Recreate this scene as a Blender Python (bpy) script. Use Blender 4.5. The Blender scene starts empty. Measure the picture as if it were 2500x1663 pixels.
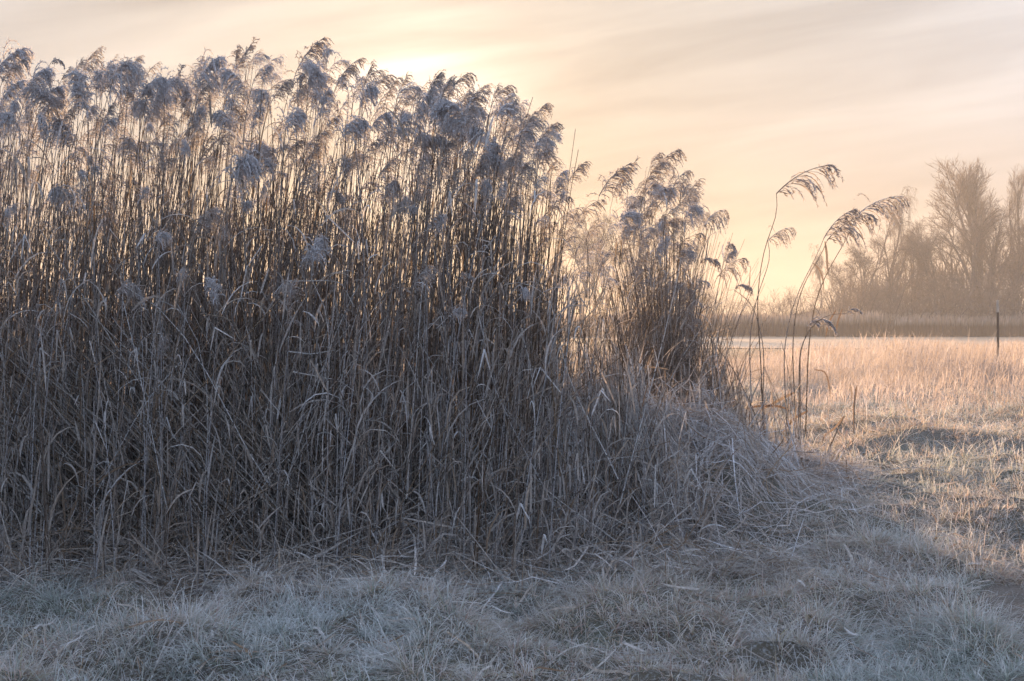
import bpy, math, random
import numpy as np
from mathutils import Vector

rng = np.random.default_rng(11)
random.seed(11)
F = 3472.0            # focal length in photograph pixels (50 mm on 36 mm, 2500 px wide)
HX, HY = 1250.0, 790.0
EYE = 1.6
scene = bpy.context.scene
COL = scene.collection

# ------------------------------------------------------------------ camera
cam_data = bpy.data.cameras.new("camera")
cam_data.lens = 50
cam_data.sensor_width = 36
cam_data.shift_y = -(831.5 - HY) / 2500.0
cam_data.clip_start = 0.1
cam_data.clip_end = 5000
cam = bpy.data.objects.new("camera", cam_data)
cam.location = (0, 0, EYE)
cam.rotation_euler = (math.radians(90), 0, 0)
COL.objects.link(cam)
scene.camera = cam

# ------------------------------------------------------------------ sky and sun
SUN_EL = math.atan((HY - 331) / F)
SUN_AZ = math.atan((1040 - HX) / F)          # from +Y towards +X
SUN = Vector((math.sin(SUN_AZ) * math.cos(SUN_EL), math.cos(SUN_AZ) * math.cos(SUN_EL), math.sin(SUN_EL)))
world = bpy.data.worlds.new("World")
scene.world = world
world.use_nodes = True
nt = world.node_tree
nt.nodes.clear()
N = nt.nodes.new
Lk = nt.links.new


def wmath(op, a, b=None, clamp=False):
    n = N("ShaderNodeMath"); n.operation = op; n.use_clamp = clamp
    for i, v in enumerate((a, b)):
        if v is None:
            continue
        if isinstance(v, (int, float)):
            n.inputs[i].default_value = v
        else:
            Lk(v, n.inputs[i])
    return n.outputs[0]


def wscale(col, fac):
    n = N("ShaderNodeVectorMath"); n.operation = "SCALE"
    if isinstance(col, tuple):
        n.inputs[0].default_value = col
    else:
        Lk(col, n.inputs[0])
    if isinstance(fac, (int, float)):
        n.inputs[3].default_value = fac
    else:
        Lk(fac, n.inputs[3])
    return n.outputs[0]


def wadd(a, b):
    n = N("ShaderNodeVectorMath"); n.operation = "ADD"
    Lk(a, n.inputs[0]); Lk(b, n.inputs[1])
    return n.outputs[0]


out = N("ShaderNodeOutputWorld")
bg = N("ShaderNodeBackground")
bg.inputs["Strength"].default_value = 0.051
sky = N("ShaderNodeTexSky")
sky.sky_type = "NISHITA"
sky.sun_disc = False
sky.sun_elevation = SUN_EL
sky.sun_rotation = SUN_AZ
sky.air_density = 1.0
sky.dust_density = 1.0
sky.ozone_density = 2.0
tc = N("ShaderNodeTexCoord")
dirv = tc.outputs["Generated"]
dt = N("ShaderNodeVectorMath"); dt.operation = "DOT_PRODUCT"
Lk(dirv, dt.inputs[0]); dt.inputs[1].default_value = SUN
cosv = wmath("MAXIMUM", dt.outputs["Value"], 0.0)
# thin wind-drawn cloud: soft bands, stretched along the horizon and slightly tilted
rt = N("ShaderNodeMapping"); rt.inputs["Rotation"].default_value = (0, math.radians(9), 0)
Lk(dirv, rt.inputs["Vector"])
mp = N("ShaderNodeMapping")
mp.inputs["Scale"].default_value = (3.2, 2.0, 24.0)
Lk(rt.outputs[0], mp.inputs["Vector"])
n1 = N("ShaderNodeTexNoise"); n1.inputs["Scale"].default_value = 1.3; n1.inputs["Detail"].default_value = 5
n1.inputs["Roughness"].default_value = 0.5; n1.inputs["Distortion"].default_value = 0.5
Lk(mp.outputs[0], n1.inputs["Vector"])
mp2 = N("ShaderNodeMapping")
mp2.inputs["Scale"].default_value = (4.0, 3.0, 75.0)
Lk(rt.outputs[0], mp2.inputs["Vector"])
n2 = N("ShaderNodeTexNoise"); n2.inputs["Scale"].default_value = 1.5; n2.inputs["Detail"].default_value = 4
Lk(mp2.outputs[0], n2.inputs["Vector"])
c1 = N("ShaderNodeMapRange"); c1.inputs[1].default_value = 0.3; c1.inputs[2].default_value = 0.7
c1.inputs[3].default_value = 0.0; c1.inputs[4].default_value = 1.0
Lk(n1.outputs["Fac"], c1.inputs[0])
band = wmath("ADD", wmath("MULTIPLY", c1.outputs[0], 0.75), wmath("MULTIPLY", n2.outputs["Fac"], 0.35))
mod = wmath("ADD", 0.72, wmath("MULTIPLY", band, 0.48))
modc = wmath("ADD", 0.25, wmath("MULTIPLY", band, 1.45))
SKYK = {"nishita": 0.05, "g1": ((7.0, 6.4, 5.6), 700.0), "g2": ((1.3, 0.7, 0.2), 160.0),
        "high_back": (4.3, 5.4, 7.3), "high_front": (4.6, 4.25, 3.85), "low_back": (4.8, 3.9, 3.6), "low_front": (6.3, 3.7, 1.5)}
tot = wscale(sky.outputs["Color"], SKYK["nishita"])
tot = wadd(tot, wscale(wscale(SKYK["g1"][0], wmath("POWER", cosv, SKYK["g1"][1])), modc))
tot = wadd(tot, wscale(SKYK["g2"][0], wmath("POWER", cosv, SKYK["g2"][1])))
# the veil of thin cloud: warm near the horizon and around the sun, cool higher up and away from it
sepd = N("ShaderNodeSeparateXYZ"); Lk(dirv, sepd.inputs[0])
lowf = wmath("POWER", 2.718, wmath("MULTIPLY", wmath("MAXIMUM", sepd.outputs[2], 0.0), -10.5))
front = wmath("POWER", cosv, 4.5)


def wmix(fac, a, b):
    n = N("ShaderNodeMix"); n.data_type = "RGBA"
    Lk(fac, n.inputs[0])
    for k, v in ((6, a), (7, b)):
        if isinstance(v, tuple):
            n.inputs[k].default_value = (*v, 1)
        else:
            Lk(v, n.inputs[k])
    return n.outputs[2]


veil = wmix(lowf, wmix(front, SKYK["high_back"], SKYK["high_front"]), wmix(front, SKYK["low_back"], SKYK["low_front"]))
tot = wadd(tot, veil)
tot = wscale(tot, mod)
Lk(tot, bg.inputs["Color"])
Lk(bg.outputs[0], out.inputs["Surface"])

sun_data = bpy.data.lights.new("sun", "SUN")
sun_data.energy = 5.0
sun_data.color = (1.0, 0.61, 0.30)
sun_data.angle = math.radians(0.55)
sun = bpy.data.objects.new("sun", sun_data)
sun.rotation_euler = (-SUN).to_track_quat("-Z", "Y").to_euler()
sun.location = (-10, 100, 30)
COL.objects.link(sun)

scene.view_settings.view_transform = "Standard"
scene.view_settings.look = "None"
scene.view_settings.exposure = 1.45
scene.view_settings.gamma = 1.0
scene.view_settings.use_curve_mapping = False
scene.render.engine = "CYCLES"
cy = scene.cycles
cy.use_denoising = True
cy.max_bounces = 8
cy.diffuse_bounces = 6
cy.glossy_bounces = 1
cy.transmission_bounces = 6
cy.volume_bounces = 0
cy.transparent_max_bounces = 4
cy.use_adaptive_sampling = True
cy.adaptive_threshold = 0.02
cy.sample_clamp_indirect = 6
HAZE_DENSITY = 0.00115
HAZE_TOP = 29.0

# ------------------------------------------------------------------ materials
def blade_material(name, translucent=0.35, nodes_dark=False, rough=0.9, grain=0.25, gscale=60):
    m = bpy.data.materials.new(name); m.use_nodes = True
    t = m.node_tree; t.nodes.clear()
    o = t.nodes.new("ShaderNodeOutputMaterial")
    at = t.nodes.new("ShaderNodeAttribute"); at.attribute_name = "tint"
    tcn = t.nodes.new("ShaderNodeTexCoord")
    nz = t.nodes.new("ShaderNodeTexNoise"); nz.inputs["Scale"].default_value = gscale
    nz.inputs["Detail"].default_value = 2
    t.links.new(tcn.outputs["Object"], nz.inputs["Vector"])
    mr = t.nodes.new("ShaderNodeMapRange")
    mr.inputs[1].default_value = 0.3; mr.inputs[2].default_value = 0.7
    mr.inputs[3].default_value = 1 - grain; mr.inputs[4].default_value = 1 + grain
    t.links.new(nz.outputs["Fac"], mr.inputs[0])
    vm = t.nodes.new("ShaderNodeVectorMath"); vm.operation = "SCALE"
    t.links.new(at.outputs["Color"], vm.inputs[0]); t.links.new(mr.outputs[0], vm.inputs[3])
    col = vm.outputs[0]
    if nodes_dark:      # darker joints where the leaf sheaths ended
        sp = t.nodes.new("ShaderNodeSeparateXYZ"); t.links.new(tcn.outputs["Object"], sp.inputs[0])
        a = t.nodes.new("ShaderNodeMath"); a.operation = "MULTIPLY"; a.inputs[1].default_value = 5.5
        t.links.new(sp.outputs[2], a.inputs[0])
        b = t.nodes.new("ShaderNodeMath"); b.operation = "ADD"
        t.links.new(a.outputs[0], b.inputs[0]); t.links.new(at.outputs["Alpha"], b.inputs[1])
        f = t.nodes.new("ShaderNodeMath"); f.operation = "FRACT"; t.links.new(b.outputs[0], f.inputs[0])
        g = t.nodes.new("ShaderNodeMath"); g.operation = "LESS_THAN"; g.inputs[1].default_value = 0.06
        t.links.new(f.outputs[0], g.inputs[0])
        mx = t.nodes.new("ShaderNodeMixRGB"); mx.inputs[2].default_value = (0.05, 0.035, 0.025, 1)
        k = t.nodes.new("ShaderNodeMath"); k.operation = "MULTIPLY"; k.inputs[1].default_value = 0.7
        t.links.new(g.outputs[0], k.inputs[0]); t.links.new(k.outputs[0], mx.inputs[0])
        t.links.new(col, mx.inputs[1]); col = mx.outputs[0]
    d = t.nodes.new("ShaderNodeBsdfDiffuse"); d.inputs["Roughness"].default_value = rough
    tr = t.nodes.new("ShaderNodeBsdfTranslucent")
    mix = t.nodes.new("ShaderNodeMixShader"); mix.inputs[0].default_value = translucent
    t.links.new(col, d.inputs["Color"]); t.links.new(col, tr.inputs["Color"])
    t.links.new(d.outputs[0], mix.inputs[1]); t.links.new(tr.outputs[0], mix.inputs[2])
    t.links.new(mix.outputs[0], o.inputs["Surface"])
    return m


M_STEM = blade_material("reed_stem", 0.30, True, grain=0.35)
M_LEAF = blade_material("dry_leaf", 0.4)
M_PLUME = blade_material("frosted_plume", 0.40, gscale=90, grain=0.2)
M_GRASS = blade_material("frosted_grass", 0.55, grain=0.15)
M_FIELD = blade_material("frosted_tall_grass", 0.5, grain=0.1)
M_LITTER = blade_material("frosted_litter", 0.25, grain=0.3)
M_BARK = blade_material("tree_bark", 0.0, gscale=3, grain=0.3)
M_TWIG = blade_material("tree_twigs", 0.25, gscale=1, grain=0.2)
M_FAR = blade_material("far_reeds", 0.3, gscale=0.6, grain=0.3)


def ground_material(name, stops, scale, detail_scale, frost=0.35, bump=0.5):
    m = bpy.data.materials.new(name); m.use_nodes = True
    t = m.node_tree; b = t.nodes["Principled BSDF"]
    b.inputs["Roughness"].default_value = 0.92
    b.inputs["Specular IOR Level"].default_value = 0.15
    tcn = t.nodes.new("ShaderNodeTexCoord")
    a = t.nodes.new("ShaderNodeTexNoise"); a.inputs["Scale"].default_value = scale; a.inputs["Detail"].default_value = 8
    t.links.new(tcn.outputs["Object"], a.inputs["Vector"])
    cr = t.nodes.new("ShaderNodeValToRGB")
    cr.color_ramp.elements[0].position = stops[0][0]; cr.color_ramp.elements[0].color = (*stops[0][1], 1)
    cr.color_ramp.elements[1].position = stops[-1][0]; cr.color_ramp.elements[1].color = (*stops[-1][1], 1)
    for p, c in stops[1:-1]:
        e = cr.color_ramp.elements.new(p); e.color = (*c, 1)
    t.links.new(a.outputs["Fac"], cr.inputs[0])
    n = t.nodes.new("ShaderNodeTexNoise"); n.inputs["Scale"].default_value = detail_scale; n.inputs["Detail"].default_value = 6
    n.inputs["Roughness"].default_value = 0.7
    t.links.new(tcn.outputs["Object"], n.inputs["Vector"])
    mr = t.nodes.new("ShaderNodeMapRange"); mr.inputs[1].default_value = 0.48; mr.inputs[2].default_value = 0.68
    mr.inputs[4].default_value = frost
    t.links.new(n.outputs["Fac"], mr.inputs[0])
    mx = t.nodes.new("ShaderNodeMixRGB"); mx.inputs[2].default_value = (0.55, 0.57, 0.6, 1)
    t.links.new(mr.outputs[0], mx.inputs[0]); t.links.new(cr.outputs[0], mx.inputs[1])
    t.links.new(mx.outputs[0], b.inputs["Base Color"])
    bp = t.nodes.new("ShaderNodeBump"); bp.inputs["Strength"].default_value = bump; bp.inputs["Distance"].default_value = 0.03
    t.links.new(n.outputs["Fac"], bp.inputs["Height"]); t.links.new(bp.outputs[0], b.inputs["Normal"])
    return m


M_GROUND = ground_material("meadow_soil", [(0.3, (0.10, 0.085, 0.065)), (0.5, (0.17, 0.15, 0.12)), (0.7, (0.16, 0.17, 0.13))], 1.1, 60, 0.75, 0.9)
M_PATH = ground_material("frozen_gravel", [(0.3, (0.16, 0.13, 0.11)), (0.7, (0.24, 0.205, 0.18))], 3.0, 70, 0.5, 0.9)
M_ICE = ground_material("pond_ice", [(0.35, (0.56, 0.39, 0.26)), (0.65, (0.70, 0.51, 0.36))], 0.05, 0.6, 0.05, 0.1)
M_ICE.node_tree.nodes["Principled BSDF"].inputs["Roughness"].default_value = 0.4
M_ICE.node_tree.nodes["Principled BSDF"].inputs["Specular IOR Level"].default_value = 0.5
M_EARTHBANK = ground_material("bank_earth", [(0.3, (0.06, 0.05, 0.045)), (0.7, (0.12, 0.10, 0.085))], 0.5, 4, 0.3, 0.3)


# ------------------------------------------------------------------ mesh helpers
class MB:
    """collects quads and triangles of many strands into one mesh"""
    def __init__(s):
        s.v, s.c, s.q, s.t, s.n = [], [], [], [], 0

    def add(s, v, c, q=None, t=None):
        v = np.asarray(v, float).reshape(-1, 3)
        c = np.asarray(c, float).reshape(-1, 4)
        s.v.append(v); s.c.append(c)
        if q is not None and len(q):
            s.q.append(np.asarray(q).reshape(-1, 4) + s.n)
        if t is not None and len(t):
            s.t.append(np.asarray(t).reshape(-1, 3) + s.n)
        s.n += len(v)

    def arrays(s):
        v = np.concatenate(s.v); c = np.concatenate(s.c)
        q = np.concatenate(s.q) if s.q else np.zeros((0, 4), int)
        t = np.concatenate(s.t) if s.t else np.zeros((0, 3), int)
        return v, c, q, t

    def mesh(s, name, mat, smooth=True):
        v, c, q, t = s.arrays()
        me = bpy.data.meshes.new(name)
        me.vertices.add(len(v)); me.vertices.foreach_set("co", v.astype(np.float32).ravel())
        me.loops.add(len(q) * 4 + len(t) * 3)
        me.loops.foreach_set("vertex_index", np.concatenate([q.ravel(), t.ravel()]).astype(np.int32))
        me.polygons.add(len(q) + len(t))
        ls = np.concatenate([np.arange(len(q)) * 4, len(q) * 4 + np.arange(len(t)) * 3]).astype(np.int32)
        me.polygons.foreach_set("loop_start", ls)
        me.polygons.foreach_set("use_smooth", np.full(len(ls), smooth))
        me.update(calc_edges=True)
        at = me.attributes.new("tint", "FLOAT_COLOR", "POINT")
        at.data.foreach_set("color", c.astype(np.float32).ravel())
        me.materials.append(mat)
        return me


def norm(a):
    return a / np.maximum(np.linalg.norm(a, axis=-1, keepdims=True), 1e-9)


def full_col(col, n, k):
    """(3,), (n,3) or (n,k,3) or with alpha -> (n,k,4)"""
    col = np.asarray(col, float)
    if col.ndim == 1:
        col = np.broadcast_to(col, (n, k, col.shape[0]))
    elif col.ndim == 2:
        col = np.broadcast_to(col[:, None, :], (n, k, col.shape[1]))
    if col.shape[2] == 3:
        col = np.concatenate([col, np.ones((n, k, 1))], 2)
    return col


def ribbon(mb, P, w, side, col):
    """P (n,k,3), half width w (n,k) or (k,), side (n,3)/(n,k,3); the last point closes to a tip"""
    n, k, _ = P.shape
    w = np.broadcast_to(w, (n, k))
    if side.ndim == 2:
        side = np.broadcast_to(side[:, None, :], (n, k, 3))
    c = full_col(col, n, k)
    A = P - side * w[..., None]
    B = P + side * w[..., None]
    V = np.empty((n, 2 * k - 1, 3)); C = np.empty((n, 2 * k - 1, 4))
    V[:, 0:2 * k - 2:2] = A[:, :-1]; V[:, 1:2 * k - 2:2] = B[:, :-1]; V[:, -1] = P[:, -1]
    C[:, 0:2 * k - 2:2] = c[:, :-1]; C[:, 1:2 * k - 2:2] = c[:, :-1]; C[:, -1] = c[:, -1]
    base = (np.arange(n) * (2 * k - 1))[:, None]
    qs = []
    for j in range(k - 2):
        qs.append(base + np.array([2 * j, 2 * j + 1, 2 * j + 3, 2 * j + 2]))
    q = np.concatenate(qs) if qs else None
    t = base + np.array([2 * k - 4, 2 * k - 3, 2 * k - 2])
    mb.add(V, C, q, t)


def tube(mb, P, r, col, sides=3):
    n, k, _ = P.shape
    r = np.broadcast_to(r, (n, k))
    T = norm(np.gradient(P, axis=1))
    ref = np.broadcast_to(np.array([0.31, 0.95, 0.05]), (n, k, 3))
    ref = np.where(np.abs((T * ref).sum(-1, keepdims=True)) > 0.9, np.array([0.95, -0.2, 0.25]), ref)
    U = norm(np.cross(T, ref)); W = np.cross(T, U)
    c = full_col(col, n, k)
    ang = np.arange(sides) * 2 * np.pi / sides
    V = P[:, :, None, :] + r[..., None, None] * (U[:, :, None, :] * np.cos(ang)[:, None] + W[:, :, None, :] * np.sin(ang)[:, None])
    C = np.repeat(c[:, :, None, :], sides, 2)
    base = (np.arange(n) * (k * sides))[:, None]
    qs = []
    for j in range(k - 1):
        for s_ in range(sides):
            s2 = (s_ + 1) % sides
            qs.append(base + np.array([j * sides + s_, j * sides + s2, (j + 1) * sides + s2, (j + 1) * sides + s_]))
    mb.add(V, C, np.concatenate(qs))


def hermite(P0, T0, P1, T1, k):
    t = np.linspace(0, 1, k)[None, :, None]
    h00 = 2 * t**3 - 3 * t**2 + 1; h10 = t**3 - 2 * t**2 + t
    h01 = -2 * t**3 + 3 * t**2; h11 = t**3 - t**2
    return h00 * P0[:, None] + h10 * T0[:, None] + h01 * P1[:, None] + h11 * T1[:, None]


def rand_dir_h(n):
    a = rng.uniform(0, 2 * np.pi, n)
    return np.stack([np.cos(a), np.sin(a), np.zeros(n)], 1)


def U_(a, b, n=None):
    return rng.uniform(a, b, n)


def hashn(ix, iy, seed):
    h = (ix.astype(np.int64) * 374761393 + iy.astype(np.int64) * 668265263 + seed * 1442695041) & 0x7FFFFFFF
    h = ((h ^ (h >> 13)) * 1274126177) & 0x7FFFFFFF
    return ((h ^ (h >> 16)) & 0xFFFF) / 65535.0


def vnoise(x, y, sc, seed=0):
    x = np.asarray(x, float) / sc; y = np.asarray(y, float) / sc
    ix = np.floor(x); iy = np.floor(y); fx = x - ix; fy = y - iy
    fx = fx * fx * (3 - 2 * fx); fy = fy * fy * (3 - 2 * fy)
    a = hashn(ix, iy, seed); b = hashn(ix + 1, iy, seed); c = hashn(ix, iy + 1, seed); d = hashn(ix + 1, iy + 1, seed)
    return (a * (1 - fx) + b * fx) * (1 - fy) + (c * (1 - fx) + d * fx) * fy


MOUND = np.array([(-0.3, 10.1, 0.40), (0.25, 10.4, 0.74), (0.68, 10.8, 0.86), (1.10, 11.4, 0.72), (1.55, 12.3, 0.40), (2.05, 13.0, 0.17), (2.45, 13.1, 0.07), (2.8, 13.0, 0.02)])


def mound(x, y):
    """height of the collapsed thatch heap"""
    x = np.asarray(x, float); y = np.asarray(y, float)
    h = np.zeros(np.broadcast(x, y).shape)
    for i in range(len(MOUND) - 1):
        a, b = MOUND[i], MOUND[i + 1]
        d = b[:2] - a[:2]; L = (d**2).sum()
        s = np.clip(((x - a[0]) * d[0] + (y - a[1]) * d[1]) / L, 0, 1)
        px = a[0] + s * d[0]; py = a[1] + s * d[1]; hh = a[2] + s * (b[2] - a[2])
        dx = x - px; dy = y - py
        wf = np.where(dy < 0, 0.45 + 1.05 * hh, 0.7)
        r = np.sqrt(dx**2 + dy**2) / wf
        h = np.maximum(h, hh * np.exp(-r**2 * 0.9))
    return h * (0.66 + 0.46 * vnoise(x, y, 0.38, 61) + 0.24 * vnoise(x, y, 0.17, 62))


def lumps(x, y):
    x = np.asarray(x, float); y = np.asarray(y, float)
    d = np.clip((y - 14) / 40, 0, 1)
    dome = lambda a: 1 - np.abs(2 * a - 1)
    z = 0.16 * (vnoise(x, y, 1.25, 1) - 0.5) + 0.20 * (dome(vnoise(x, y * 1.15, 0.62, 2)) ** 0.8 - 0.55) + 0.09 * (dome(vnoise(x, y, 0.31, 12)) - 0.5) + 0.04 * (vnoise(x, y, 0.2, 3) - 0.5)
    z = z * (1 - d) + 0.0 * d
    # rougher tussocks right of the reeds
    z += 0.55 * np.clip((x - 2.2) / 2.5, 0, 1) * np.clip((y - 13) / 4, 0, 1) * (1 - np.clip((y - 26) / 20, 0, 1)) * (vnoise(x, y * 0.7, 1.3, 5) - 0.45)
    pth = path_mask(x, y)
    return z * (1 - 0.8 * pth)


def path_mask(x, y):
    e = x - (2.33 + 0.05 * (y - 6.0) + 0.12 * (vnoise(x, y, 0.5, 8) - 0.5) + np.clip(y - 8.3, 0, 9) * 0.9)
    return np.clip(e / 0.25, 0, 1)


def gz(x, y):
    return lumps(x, y) + 0.72 * mound(x, y)


def add_object(name, me, parent=None):
    o = bpy.data.objects.new(name, me); COL.objects.link(o)
    if parent is not None:
        o.parent = parent
    return o


def props(o, label=None, category=None, group=None, kind=None):
    if label: o["label"] = label
    if category: o["category"] = category
    if group: o["group"] = group
    if kind: o["kind"] = kind
    return o


def at(px, py, y):
    """the point at distance y in front of the camera that the photograph shows at pixel px, py"""
    return np.array([(px - HX) / F * y, y, EYE - (py - HY) / F * y])


# ------------------------------------------------------------------ ground, path, pond
def sheet(name, mat, xs, ys, zf, kind="structure"):
    X, Y = np.meshgrid(xs, ys)
    Z = zf(X, Y)
    mb = MB()
    nx, ny = len(xs), len(ys)
    i = (np.arange(ny - 1)[:, None] * nx + np.arange(nx - 1)[None]).ravel()
    q = np.stack([i, i + 1, i + 1 + nx, i + nx], 1)
    V = np.stack([X, Y, Z], -1).reshape(-1, 3)
    mb.add(V, np.ones((len(V), 4)), q)
    o = add_object(name, mb.mesh(name, mat))
    props(o, kind=kind)
    return o


POND_Y0, POND_Y1 = 95.0, 172.0


def ground_z(x, y):
    z = gz(x, y)
    # a shallow basin holds the pond
    inp = np.clip((y - POND_Y0) / 1.5, 0, 1) * np.clip((POND_Y1 + 1 - y) / 1.5, 0, 1)
    inp = inp * np.clip((x - 9.5) / 1.5, 0, 1) * np.clip((119 - x) / 1.5, 0, 1)
    z = z - 0.25 * inp
    # reed bank rising behind the pond
    z = z + 0.9 * np.clip((y - 196) / 10, 0, 1) * np.clip((x - 20) / 14, 0, 1)
    return z


def graded(a, b, lo, hi, fine, g=1.16):
    c = list(np.arange(lo, hi + fine * 0.5, fine))
    s = fine; v = c[-1]
    while v < b:
        s *= g; v = min(v + s, b); c.append(v)
    s = fine; v = c[0]; pre = []
    while v > a:
        s *= g; v = max(v - s, a); pre.append(v)
    return np.array(pre[::-1] + c)


sheet("ground", M_GROUND, graded(-600, 600, -4.0, 5.0, 0.075), graded(-95, 760, 5.6, 17.0, 0.075), ground_z)
sheet("path", M_PATH, np.linspace(2.1, 9.0, 70), np.linspace(-3, 9.2, 90),
      lambda x, y: gz(x, y) + 0.012 + 0.012 * vnoise(x, y, 0.08, 4) - 0.12 * (1 - path_mask(x, y)))
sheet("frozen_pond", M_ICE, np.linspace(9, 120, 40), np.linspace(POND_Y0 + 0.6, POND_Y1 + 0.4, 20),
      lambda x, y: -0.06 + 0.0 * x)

# ------------------------------------------------------------------ far bank and wood
def straw(n, a=(0.34, 0.25, 0.16), b=(0.50, 0.40, 0.29), frost=0.3, fc=(0.76, 0.78, 0.82)):
    t = rng.random((n, 1)); c = np.array(a) * (1 - t) + np.array(b) * t
    f = np.clip(rng.normal(frost, frost * 0.5, (n, 1)), 0, 0.95)
    return c * (1 - f) + np.array(fc) * f


def far_reeds():
    mb = MB()
    for (n, x0, x1, y0, y1, h, hz) in ((9500, -75, 100, 173, 190, 2.35, 0), (6500, 30, 90, 196, 208, 4.1, 1)):
        x = U_(x0, x1, n); y = y0 + (y1 - y0) * rng.random(n) ** 1.4
        if hz:
            H = h * (0.55 + 0.7 * vnoise(x, y, 5, 21))
            H *= np.clip((x - 34) / 10, 0.1, 1) * (1 - 0.3 * np.clip((x - 55) / 12, 0, 1))
        else:
            H = h * (0.85 + 0.55 * vnoise(x, y * 0.4, 4, 20)) + U_(-0.25, 0.3, n)
        k = 5
        t = np.linspace(0, 1, k)
        P = np.zeros((n, k, 3))
        lean = rng.normal(0.15, 0.18, n)
        P[:, :, 0] = x[:, None] + lean[:, None] * t**2
        P[:, :, 1] = y[:, None]
        P[:, :, 2] = ground_z(x, y)[:, None] + H[:, None] * t
        wd = np.array([0.03, 0.03, 0.03, 0.085, 0.0])[None] * U_(0.7, 1.3, (n, 1))
        c = straw(n, (0.10, 0.065, 0.04), (0.17, 0.115, 0.075), 0.03)
        head = straw(n, (0.30, 0.22, 0.17), (0.42, 0.33, 0.27), 0.14)
        cc = np.repeat(c[:, None], k, 1); cc[:, 3:] = head[:, None]
        a = U_(-0.9, 0.9, n)
        ribbon(mb, P, wd, np.stack([np.cos(a), np.sin(a), 0 * a], 1), cc)
    o = add_object("far_reeds", mb.mesh("far_reeds", M_FAR, False))
    props(o, "low belt of frosty brown reeds along the far bank of the frozen pond", "reeds", kind="stuff")


far_reeds()


def branching(seed, H, habit):
    """limbs (list of (points, radii)) and twigs of one bare tree; habit: poplar, birch, bush"""
    R = random.Random(seed)
    limbs, twigs = [], []
    up = Vector((0, 0, 1))

    def grow(p, d, L, r, lvl, maxl):
        n = 5
        pts = [p.copy()]; rad = [r]
        q = p.copy(); dd = d.normalized()
        for i in range(n):
            if habit == "birch" and lvl >= 2:
                dd = (dd + Vector((R.gauss(0, .12), R.gauss(0, .12), -0.22))).normalized()
            elif habit == "poplar":
                dd = (dd + Vector((R.gauss(0, .08), R.gauss(0, .08), 0.05))).normalized()
            elif habit == "oak":
                dd = (dd + Vector((R.gauss(0, .15), R.gauss(0, .15), 0.02))).normalized()
            else:
                dd = (dd + Vector((R.gauss(0, .13), R.gauss(0, .13), 0.05))).normalized()
            q = q + dd * (L / n)
            pts.append(q.copy()); rad.append(max(r * (1 - 0.72 * (i + 1) / n), 0.012))
        (limbs if lvl <= 1 else twigs).append((pts, rad))
        if lvl >= maxl:
            return
        nb = {0: 12, 1: 7, 2: 6, 3: 4}[lvl]
        if habit == "bush":
            nb = {0: 10, 1: 7, 2: 6, 3: 4}[lvl]
        for b in range(nb):
            s = (R.uniform(0.25, 1.0) if lvl else R.uniform(0.28, 1.0)) * n
            i = min(int(s), n - 1); f = s - i
            bp = pts[i].lerp(pts[i + 1], f)
            td = (pts[i + 1] - pts[i]).normalized()
            a = R.uniform(0, 6.283)
            perp = td.orthogonal().normalized()
            perp2 = td.cross(perp)
            side = perp * math.cos(a) + perp2 * math.sin(a)
            spread = {"poplar": 0.55, "birch": 0.6, "bush": 0.75, "oak": 0.72}[habit] * R.uniform(0.6, 1.35)
            nd = td * math.cos(spread) + side * math.sin(spread)
            k = {"poplar": 0.52, "birch": 0.48, "bush": 0.6, "oak": 0.55}[habit] * R.uniform(0.6, 1.1)
            if lvl == 0:
                k *= 1.05 - 0.55 * (s / n)
            grow(bp, nd, L * k, rad[i] * 0.45, lvl + 1, maxl)

    if habit == "bush":
        for i in range(7):
            a = R.uniform(0, 6.283); t = R.uniform(0.15, 0.75)
            grow(Vector((R.uniform(-.4, .4), R.uniform(-.4, .4), 0)), Vector((math.cos(a) * math.sin(t), math.sin(a) * math.sin(t), math.cos(t))), H * R.uniform(0.6, 0.95), H * 0.012, 1, 3)
    elif habit in ("poplar", "oak"):
        grow(Vector((0, 0, 0)), Vector((R.uniform(-.05, .05), 0, 1)), H * 0.52, H * 0.020, 0, 3)
        for i in range(4):
            a = R.uniform(0, 6.283); t = R.uniform(0.12, 0.42)
            grow(Vector((0, 0, H * R.uniform(0.25, 0.42))), Vector((math.cos(a) * math.sin(t), math.sin(a) * math.sin(t), math.cos(t))), H * R.uniform(0.5, 0.62), H * 0.010, 0, 3)
    else:
        grow(Vector((0, 0, 0)), Vector((0.04, 0, 1)), H * 0.95, H * 0.014, 0, 3)
        grow(Vector((0, 0, H * 0.45)), Vector((0.28, 0, 1)), H * 0.5, H * 0.009, 0, 3)
    return limbs, twigs


TREE_MESH = {}


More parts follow.
